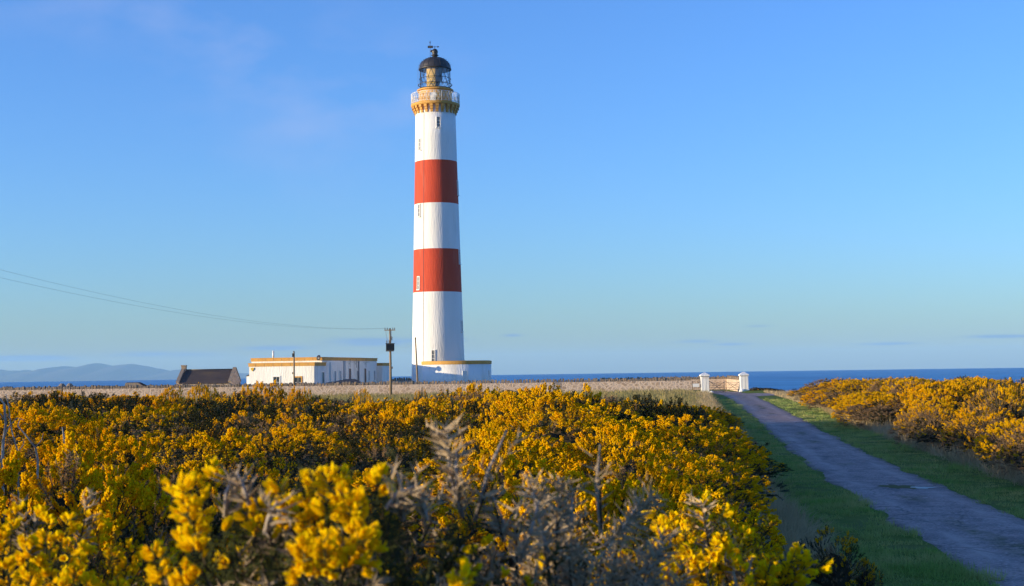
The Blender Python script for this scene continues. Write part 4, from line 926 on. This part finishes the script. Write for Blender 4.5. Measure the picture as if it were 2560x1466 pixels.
# bushes that stand out one by one: x px, top px, distance, radius px, lod, style, label
def spot(px, D): return (px - 1280) / 3450 * D
def eyeline(px): return 928.6 + .01426 * (1280 - px)
SPECIAL = [(428, 972, 78, 33, 2, 'rich', 'round flowering gorse bush standing clear in the dry grass before the wall'),
           (508, 968, 66, 42, 2, 'rich', 'tall flowering gorse bush in front of the brown-roofed cottage'),
           (660, 962, 62, 62, 2, 'rich', 'big yellow gorse dome in front of the white house front'),
           (742, 978, 60, 40, 2, 'mixed', 'dark-based gorse bush at the foot of the short pale pole'),
           (612, 975, 58, 46, 2, 'rich', 'flowering gorse bush left of the big yellow dome by the house'),
           (905, 977, 52, 34, 1, 'mixed', 'yellow-topped gorse bush left of the transformer pole'),
           (1050, 972, 62, 17, 1, 'sparse', 'narrow cone-shaped gorse bush below the lighthouse'),
           (1190, 968, 58, 80, 2, 'rich', 'broad flowering gorse bush right of the lighthouse foot'),
           (1258, 985, 46, 70, 2, 'rich', 'bright yellow gorse bush below the curved store'),
           (1330, 985, 55, 50, 2, 'rich', 'flowering gorse bush with a crooked raised shoot by the wall'),
           (1600, 988, 62, 62, 2, 'dark', 'dark domed gorse bush under the end of the wall'),
           (105, 1140, 6.0, 185, 0, 'rich', 'big yellow gorse mound at the left edge in front of the bare branch'),
           (330, 1210, 6.6, 150, 0, 'rich', 'low yellow gorse mound right of the big left-edge mound'),
           (480, 1165, 8.2, 190, 0, 'mixed', 'olive and yellow gorse mound left of the blurred front bush'),
           (215, 1075, 11.5, 150, 0, 'rich', 'rounded yellow gorse bush just beyond the bleached branches'),
           (640, 1105, 12.5, 140, 0, 'sparse', 'grey-green gorse bush rising behind the blurred front bush'),
           (1330, 1185, 6.8, 165, 0, 'rich', 'yellow gorse mound behind the dead grey shoots'),
           (1680, 1165, 8.6, 170, 0, 'rich', 'broad yellow gorse mound on the lane side behind the front-right bush'),
           (1795, 1235, 6.6, 95, 0, 'rich', 'small yellow gorse mound nearest the verge'),
           (1560, 1080, 14.5, 165, 1, 'rich', 'bright yellow gorse dome in line with the wall end'),
           (1225, 1075, 15.5, 105, 1, 'rich', 'upright yellow gorse bush behind the tall grey shoot'),
           (960, 1050, 22, 130, 1, 'dark', 'dark gorse bush in the middle below the transformer pole'),
           (1765, 1045, 44, 42, 1, 'rich', 'isolated bright gorse bush at the lane-side end of the thicket')]
for (px, py, D, rp, lod, st_, lab) in SPECIAL:
    x = spot(px, D); r = rp * D / 3450; top = EYE - (py - eyeline(px)) * D / 3450
    if lod == 0 and px > 1600: x -= max(0, .70 - r)
    place_bush(lod, st_, int(px) % (3 if st_ == 'rich' else 1), x, D, top, max(r, .66 if lod == 0 else .35), lab, 'gorse left of the lane'); placed.append((x, D, max(r, .6 if lod == 0 else .3)))

def edge_bushes(): # lane-side flank of the thicket
    for i, (y, f, st_, r, top) in enumerate([(4.6, .165, 'rich', .5, 2.22), (5.6, .155, 'mixed', .55, 2.24), (6.8, .160, 'rich', .6, 2.20), (8.2, .163, 'mixed', .65, 2.16), (9.8, .166, 'rich', .75, 2.10), (11.8, .163, 'sparse', .8, 2.02), (14, .163, 'mixed', .9, 1.92), (16.5, .163, 'rich', 1.0, 1.85), (19.5, .165, 'sparse', 1.1, 1.75), (23, .155, 'brown', 1.2, 1.55), (27, .158, 'rich', 1.4, 1.7)]):
        x = f * y - .80 * r; place_bush(0 if y < 13 else 1, st_, i % 2 if st_ in ('rich', 'mixed') else 0, x, y, top, r, LAB[st_] + ' on the lane-side flank of the thicket', 'gorse left of the lane'); placed.append((x, y, r))
edge_bushes()
def field():
    specs = [(3.3, 8, .62, .90, 0, 46), (8, 16, .8, 1.1, 0, 70), (16, 30, 1.15, 1.6, 1, 74), (30, 48, 1.6, 2.3, 2, 48), (48, 72, 1.8, 2.6, 2, 52)]
    cnt = 0
    for gi, (ya, yb, ra, rb, lod, cap) in enumerate(specs):
        n = 0; tries = 0
        while n < cap and tries < 5000:
            tries += 1; y = math.sqrt(R_.uniform(ya * ya, yb * yb)); r = R_.uniform(ra, rb)
            xr = float(np.interp(y, [0, 20, 30, 43, 56, 74, 95], [.1, 3.6, 5.25, 7.3, 8.9, 11.0, 13.4])) - r * .75
            xl = -.385 * y - .8
            if xr < xl: continue
            x = R_.uniform(xl, xr)
            if not free(x, y, r, GAPK[gi]): continue
            u = R_.random(); q = float(vnoise(x, y, .12, 15))
            p = ((.50, .66, .80, .91) if q > .46 else (.20, .36, .66, .86))
            st_ = 'rich' if u < p[0] else 'mixed' if u < p[1] else 'sparse' if u < p[2] else 'dark' if u < p[3] else 'brown'
            top = canopy(x, y) + (R_.uniform(-.5, .16) if y < 45 else R_.uniform(-.22, .2)) - (.55 if x > xr - 1.2 else 0) * R_.uniform(.3, 1)
            nv = dict(rich=3, mixed=2).get(st_, 1)
            place_bush(lod, st_, R_.randrange(nv), x, y, top, r, LAB[st_] + ' ' + zone(x, y), 'gorse left of the lane'); placed.append((x, y, r)); n += 1
        cnt += n
    return cnt
NF = field()
for (x, y, top, r) in ((-3.1, 1.35, 2.72, .7), (-4.4, 3.4, 3.35, 1.1), (-6.0, 6.0, 3.4, 1.4), (-7.6, 9.2, 3.3, 1.6)):  # unseen bushes, added to throw shade over the front of the thicket
    place_bush(1, 'mixed', 0, x, y, top, r, 'tall unseen gorse bush added beyond the left edge to shade the thicket', 'gorse left of the lane'); placed.append((x, y, r))

def right_bank():
    n = 0
    for (ya, yb, ra, rb, lod, cap) in [(30, 60, 1.0, 1.5, 1, 34), (60, 100, 1.6, 2.3, 2, 28), (100, 146, 1.9, 2.8, 2, 18)]:
        k = 0; tries = 0
        while k < cap and tries < 4000:
            tries += 1; y = R_.uniform(ya, yb); r = R_.uniform(ra, rb); d0 = float(np.interp(y, [30, 75, 104, 148], [3.1, 3.0, 3.3, 4.6])) + r * .75
            x = rc(y) + d0 + abs(R_.gauss(0, 1)) * 6.0
            if x > .40 * y + 2.5 or not free(x, y, r, .58): continue
            edge = (x - rc(y) - d0) < 1.8
            u = R_.random(); st_ = ('brown' if u < .68 else 'mixed' if u < .85 else 'rich') if edge else ('rich' if u < .30 else 'mixed' if u < .58 else 'sparse' if u < .70 else 'brown')
            top = float(np.interp(y, [30, 60, 100, 130, 148], [2.15, 2.15, 1.9, 1.55, .9])) + .45 * (float(vnoise(x, y, .3, 19)) - .5) - (.75 if edge else 0)
            z = 'along the right-hand lane edge' if edge else 'on the bank beyond the lane'
            place_bush(lod, st_, R_.randrange(dict(rich=3, mixed=2).get(st_, 1)), x, y, top, r, LAB[st_] + ' ' + z + (' near the sea' if y > 95 else ' near the puddle' if y < 60 else ''), 'gorse right of the lane'); placed.append((x, y, r)); k += 1
        n += k
    return n
NR = right_bank()
# two small dark bushes on the near verge
place_bush(0, 'sparse', 0, spot(2062, 19.6), 19.6, .60, .50, 'round dark gorse bush with few flowers alone on the green verge', 'gorse on the verge', z=gz1(spot(2062, 19.6), 19.6) - .25)
place_bush(0, 'sparse', 0, spot(2148, 19.4), 19.4, .22, .2, 'small upright gorse sprig beside the round dark verge bush', 'gorse on the verge')
# dark bushes standing in for the shaded grass bank by the lone pillar
for i in range(9):
    x = 28.35 + .55 * i; y = 162.2 + .5 * math.sin(2.1 * i)
    place_bush(2, 'dark', 0, x, y, max(.62 - .105 * i, gz1(x, y) + .28), .62, 'low dark bush standing in for the shaded grass bank beside the lone pillar', 'stand-ins for the shaded bank at the sea edge', 'bank_shade_bush', z=gz1(x, y) - .12)

# ------------------------------------------------------------------ close foreground gorse (an arm's length from the lens)
def close_bush(label, ctr, rx, ry, rzv, base, n, mixf, seed, heads=(), spikes=(), bare=.0):
    """ctr/rx/ry/rzv: crown ellipsoid; heads: world points of flower heads; spikes: long bare shoots (from, to)"""
    rg = np.random.default_rng(seed); c = np.array(ctr); O = np.array([ctr[0], ctr[1], base])
    t = thing('gorse_bush', label, 'gorse bush', tuple(O), 0, 'close foreground gorse')
    fo, bl = TM(), TM()
    kinds = {}
    for k in range(3):
        kinds.setdefault('bloom', []).append(sprig(rg, .075, 11, 18, .0165, 0, .020, .0011, 0, True))
        kinds.setdefault('half', []).append(sprig(rg, .09, 4, 26, .018, 0, .022, .0011, 0, True, sub=1))
        kinds.setdefault('green', []).append(sprig(rg, .10, 0, 40, .018, 0, .020, .0010, 0, sub=2))
        kinds.setdefault('dead', []).append(sprig(rg, .10, 0, 26, .018, 0, .028, .0020, 2, sub=2))
    for _ in range(n):
        v = norm(rg.normal(0, 1, 3)); v[2] = abs(v[2]) * 1.0 - .45 * rg.random(); v = norm(v); k = rg.uniform(.72, 1.04)
        p = c + v * np.array([rx, ry, rzv]) * k; kd = mixf(p, rg); i = int(rg.integers(0, 3)); d = norm(v * .8 + np.array([0, 0, .55]) + rg.normal(0, .25, 3))
        S, F = kinds[kd][i]; Rm = frames(d[None], rg.uniform(0, 6, 1)) * rg.uniform(.75, 1.2); fo.spread(S[0], S[1], S[2], Rm, (p - O)[None])
        if F is not None: bl.spread(F[0], F[1], 0, Rm, (p - O)[None])
    for hp in heads:
        for q in range(int(rg.integers(1, 3))):
            p = np.array(hp) + rg.normal(0, .010, 3) - np.array([0, 0, .075]); d = norm(np.array([0, -.15, 1]) + rg.normal(0, .3, 3)); S, F = kinds['bloom'][int(rg.integers(0, 3))]
            Rm = frames(d[None], rg.uniform(0, 6, 1)) * rg.uniform(.75, 1.05); fo.spread(S[0], S[1], S[2], Rm, (p - O)[None]); bl.spread(F[0], F[1], 0, Rm, (p - O)[None])
    st = MB()
    for (a, b, ln) in spikes:
        a = np.array(a); b = np.array(b); L_ = np.linalg.norm(b - a); S, _ = sprig(rg, L_, 0, int(L_ / ln * 1.5), .018, 0, .028, .0019, 2, sub=1)
        fo.spread(S[0], S[1], S[2], frames((b - a)[None], np.zeros(1)), (a - O)[None])
        st.tube([tuple(a - O), tuple((a + b) / 2 - O + rg.normal(0, .004, 3)), tuple(b - O)], [.0028, .0021, .0009], 5)
    for k in range(9):
        a = 2 * math.pi * k / 9; e = .75 * rg.random(); top = c - O + np.array([rx * e * math.cos(a), ry * e * math.sin(a), rzv * .35])
        st.tube([(.04 * math.cos(a), .04 * math.sin(a), -.1), tuple(top * np.array([.5, .5, .5]) + np.array([.02, 0, 0])), tuple(top)], [.018, .012, .005], 6)
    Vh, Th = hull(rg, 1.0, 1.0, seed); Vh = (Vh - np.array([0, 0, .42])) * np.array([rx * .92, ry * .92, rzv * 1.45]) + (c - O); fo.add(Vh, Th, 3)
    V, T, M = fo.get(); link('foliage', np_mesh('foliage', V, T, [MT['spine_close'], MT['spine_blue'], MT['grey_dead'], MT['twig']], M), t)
    if bl.n: V, T, M = bl.get(); link('blossom', np_mesh('blossom', V, T, [MT['bloom2']], M, smooth=True), t)
    st.build('stem', MT['bare'], t)
    return t
def W(px, py, D): return (spot(px, D) , D, EYE - (py - eyeline(px)) * D / 3450)
def pick(rg, **k): ks = list(k); p = np.array([k[q] for q in ks]); return ks[rg.choice(len(ks), p=p / p.sum())]
def mix_main(p, rg):
    px = 1280 + p[0] / p[1] * 3450; py = eyeline(px) + (EYE - p[2]) / p[1] * 3450
    if px < 640 and py < 1330 and px > 540: return pick(rg, dead=.85, half=.1, green=.05)
    if px > 940 and py < 1330: return pick(rg, dead=.85, half=.08, green=.07)
    if py > 1340: return pick(rg, green=.62, dead=.28, half=.09, bloom=.01)
    return pick(rg, bloom=.05, half=.17, green=.25, dead=.53)
gb = gz1(-.2, 1.6)
close_bush('blurred gorse bush with big yellow flower heads among brown twigs, front centre', (-.21, 1.60, 2.42), .215, .22, .275, gb, 520, mix_main, 41,
           heads=[W(*q) for q in ((735, 1165, 1.48), (760, 1195, 1.45), (775, 1230, 1.42), (800, 1190, 1.46), (900, 1155, 1.46), (870, 1165, 1.48), (930, 1175, 1.45), (690, 1180, 1.5), (650, 1190, 1.5), (735, 1250, 1.42), (870, 1255, 1.38), (900, 1262, 1.37), (840, 1285, 1.36), (780, 1310, 1.35), (815, 1320, 1.34), (490, 1205, 1.5), (445, 1260, 1.47), (510, 1235, 1.45), (395, 1340, 1.45), (540, 1310, 1.42), (505, 1385, 1.4), (535, 1160, 1.55), (960, 1310, 1.4), (1100, 1385, 1.36), (1130, 1400, 1.36), (885, 1450, 1.33), (640, 1420, 1.36))],
           spikes=[(W(620, 1260, 1.45), W(590, 1180, 1.45), .004), (W(1000, 1300, 1.5), W(985, 1175, 1.5), .003), (W(1060, 1300, 1.5), W(1030, 1200, 1.5), .003), (W(560, 1290, 1.5), W(575, 1200, 1.5), .003), (W(660, 1330, 1.38), W(690, 1250, 1.36), .004), (W(960, 1270, 1.4), W(1040, 1210, 1.4), .003)])
close_bush('blurred gorse bush packed with large yellow flowers, cut off at the near left', (-.80, 2.15, 2.33), .30, .26, .30, gz1(-.8, 2.1), 420, lambda p, rg: pick(rg, bloom=.66, half=.2, green=.1, dead=.04), 42,
           heads=[W(*q) for q in ((20, 1290, 1.95), (95, 1275, 1.95), (60, 1310, 1.9), (130, 1330, 1.9), (180, 1360, 1.9), (30, 1370, 1.85), (90, 1400, 1.85), (220, 1400, 1.85), (160, 1430, 1.8), (280, 1440, 1.85), (50, 1450, 1.8))])
close_bush('yellow gorse bush in bloom at the front right of the thicket', (.33, 2.45, 2.39), .17, .2, .20, gz1(.34, 2.45), 260, lambda p, rg: pick(rg, bloom=.74, half=.14, green=.08, dead=.07), 43,
           heads=[W(*q) for q in ((1790, 1320, 2.3), (1740, 1345, 2.25), (1690, 1360, 2.25), (1650, 1375, 2.25), (1820, 1365, 2.3), (1860, 1390, 2.3), (1720, 1400, 2.2), (1800, 1420, 2.2), (1660, 1430, 2.2), (1850, 1440, 2.25))])
close_bush('dead grey gorse bush with bare spiky shoots rising out of focus', (.05, 1.80, 2.42), .19, .2, .21, gz1(.05, 1.8), 330, lambda p, rg: pick(rg, dead=.84, green=.11, half=.05), 44,
           spikes=[(W(1150, 1290, 1.6), W(1113, 1075, 1.6), .0022), (W(1140, 1250, 1.6), W(1135, 1125, 1.6), .0025), (W(1180, 1300, 1.6), W(1262, 1075, 1.6), .012), (W(1492, 1330, 1.7), W(1494, 1110, 1.7), .010), (W(1360, 1380, 1.7), W(1320, 1200, 1.7), .0025), (W(1380, 1350, 1.7), W(1402, 1205, 1.7), .0025), (W(1420, 1320, 1.7), W(1425, 1220, 1.7), .003), (W(1500, 1360, 1.75), W(1625, 1240, 1.75), .0022), (W(1250, 1350, 1.65), W(1225, 1240, 1.65), .003), (W(1290, 1400, 1.6), W(1340, 1250, 1.6), .003), (W(1540, 1330, 1.75), W(1590, 1250, 1.75), .0022)])

def bare_branches():
    t = thing('bare_branch', 'bleached leafless branch standing up at the left edge of the gorse', 'branch', (spot(20, 7.5), 7.5, gz1(-2.7, 7.5)), 0); o = Vector(t.location)
    def poly(ps, D, r0, r1):
        P = [Vector(W(a, b, D)) - o for a, b in ps]; return P, [r0 + (r1 - r0) * i / (len(P) - 1) for i in range(len(P))]
    for ps, r0, r1 in [([(12, 1300), (5, 1180), (8, 1108), (14, 1060), (10, 1010), (-2, 995)], .010, .004), ([(5, 1105), (18, 1075), (26, 1060), (22, 1020), (14, 985)], .005, .002), ([(48, 1280), (45, 1130), (30, 1080), (24, 1045), (10, 1030)], .005, .0015), ([(90, 1290), (95, 1150), (88, 1118), (62, 1085), (44, 1065), (48, 1050)], .007, .002), ([(26, 1062), (42, 1045), (60, 1050)], .003, .0015), ([(12, 1180), (-6, 1130), (-14, 1090)], .005, .0015), ([(10, 1050), (2, 1036), (-8, 1030)], .004, .0015), ([(88, 1118), (104, 1100), (108, 1082)], .004, .0015), ([(45, 1130), (58, 1112), (60, 1096)], .004, .0015)]:
        P, r = poly(ps, 7.5, r0, r1); MB().tube(P, r, 6).build('limb', MT['bare'], t)
    t2 = thing('bare_branch', 'short bleached twig poking from the flowers right of the tall bare branch', 'branch', (spot(158, 10), 10, gz1(-3.2, 10)), 0); o = Vector(t2.location)
    P, r = poly([(160, 1200), (162, 1110), (158, 1085), (155, 1068)], 10, .012, .004); MB().tube(P, r, 6).build('limb', MT['bare'], t2)
bare_branches()

# ------------------------------------------------------------------ grass
def blades(n, sampler, hmin, hmax, wd, lean, seed, mats, mi=0):
    rg = np.random.default_rng(seed); x, y = sampler(rg, n); k = len(x); z = gz(x, y)
    h = rg.uniform(hmin, hmax, k) * (.55 + .9 * vnoise(x, y, .8, seed)); az = rg.uniform(0, 6.28, k); ln = np.abs(rg.normal(0, lean, k)); wa = rg.uniform(0, 6.28, k); w = wd * rg.uniform(.6, 1.3, k)
    B = np.stack([x, y, z - .01], 1); tip = B + np.stack([np.cos(az) * ln * h, np.sin(az) * ln * h, h / np.sqrt(1 + ln ** 2)], 1); mid = B + (tip - B) * .55 + np.stack([0 * x, 0 * x, h * .12 * np.minimum(ln, 1)], 1)
    s = np.stack([np.cos(wa) * w, np.sin(wa) * w, 0 * x], 1)
    V = np.stack([B - s, B + s, mid - s * .7, mid + s * .7, tip], 1).reshape(-1, 3); o = (np.arange(k) * 5)[:, None, None]
    T = (np.array([[0, 1, 3], [0, 3, 2], [2, 3, 4]])[None] + o).reshape(-1, 3)
    return V, T
def verge(rg, n):
    y = 17 + (rg.random(n) ** 2.2) * 110; side = rg.random(n) < .5
    wl_ = np.interp(y, [20, 30, 60, 100, 150], [3.7, 3.45, 3.1, 3.3, 3.3]); wr = np.interp(y, [30, 75, 104, 150], [3.9, 3.7, 4.6, 6.4]); u = rg.random(n)
    d = np.where(side, -1.22 - (wl_ - 1.05) * u, 1.22 + (wr - 1.05) * u); x = rc(y) + d
    k = (vnoise(x, y, 2.2, 61) * .5 + vnoise(x, y, .7, 62) * .5 > .34) & ((np.abs(d) > 1.45) | (vnoise(x, y, 1.9, 63) > .55)); return x[k], y[k]
def tussock(rg, n):
    m = n // 22; x, y = verge(rg, m); m = len(x); k = vnoise(x, y, .4, 64) > .5; x, y = x[k], y[k]
    return np.repeat(x, 22) + rg.normal(0, .07, len(x) * 22), np.repeat(y, 22) + rg.normal(0, .07, len(x) * 22)
def dry_edge(rg, n):
    m = n // 14; y = 17 + (rg.random(m) ** 1.35) * 130; side = rg.random(m) < .58
    wl_ = np.interp(y, [20, 30, 60, 100, 150], [3.75, 3.5, 3.1, 3.4, 3.4]); wr = np.interp(y, [30, 75, 104, 150], [3.8, 3.7, 4.6, 6.4])
    d = np.where(side, -wl_ - np.abs(rg.normal(0, .55, m)) + .1, wr + np.abs(rg.normal(0, .9, m)) - .3)
    x = rc(y) + d; k = ~((y > 16) & (y < 20.6) & (x > 3.4) & (x < 6)); x, y = x[k], y[k]; m = len(x)
    return (np.repeat(x, 14) + rg.normal(0, .09, m * 14)), (np.repeat(y, 14) + rg.normal(0, .09, m * 14))
def meadow(rg, n):
    y = rg.uniform(60, 162.6, n); x = rg.uniform(-.42 * 1, 1, n); xl = -.40 * y - 2; xr = rc(y) - 2.9; x = xl + (xr - xl) * rg.random(n)
    k = vnoise(x, y, .5, 31) * .6 + vnoise(x, y, 1.7, 32) * .4 > .36; k |= (x > rc(y) - 7); return x[k], y[k]
def rightfar(rg, n):
    y = rg.uniform(100, 158, n); x = rc(y) + rg.uniform(3.7, 16, n); k = (y < coast(x) + 3) & (x < rc(y) + 16); return x[k], y[k]
V1, T1 = blades(190000, verge, .02, .085, .006, .6, 51, None)
V1b, T1b = blades(90000, tussock, .07, .20, .006, .7, 57, None); V1, T1 = np.concatenate([V1, V1b]), np.concatenate([T1, T1b + len(V1)])
tag(link('turf', np_mesh('turf', V1, T1, [MT['turf']])), 'short green turf on both verges of the lane', 'grass', kind='stuff')
parts = [blades(70000, dry_edge, .16, .62, .009, .95, 52, None), blades(26000, rightfar, .15, .4, .02, .5, 54, None)]
off = 0; VV = []; TT = []
for v, t_ in parts: VV.append(v); TT.append(t_ + off); off += len(v)
tag(link('dry_grass', np_mesh('dry_grass', np.concatenate(VV), np.concatenate(TT), [MT['straw']])), 'pale dry grass along the gorse and below the wall', 'grass', kind='stuff')

V2, T2 = blades(120000, meadow, .14, .50, .022, .40, 53, None)
tag(link('meadow_grass', np_mesh('meadow_grass', V2, T2, [MT['meadow']])), 'rough tan and olive grass between the gorse and the long wall', 'grass', kind='stuff')
# ------------------------------------------------------------------ sea air
def build_haze():
    m, N, L, B = new_mat('sea_haze'); N.remove(B)
    v = N.new('ShaderNodeVolumePrincipled'); v.inputs['Color'].default_value = (.44, .76, 1.0, 1); v.inputs['Density'].default_value = 6.8e-5; v.inputs['Anisotropy'].default_value = 0.0
    L.new(v.outputs[0], N['Material Output'].inputs['Volume'])
    o = MB().box(-17000, 17000, -17000, 17000, -56, 215).build('haze', m); tag(o, 'pale blue sea haze', kind='stuff')
build_haze()
print('bushes', NF, NR, len(SPECIAL))
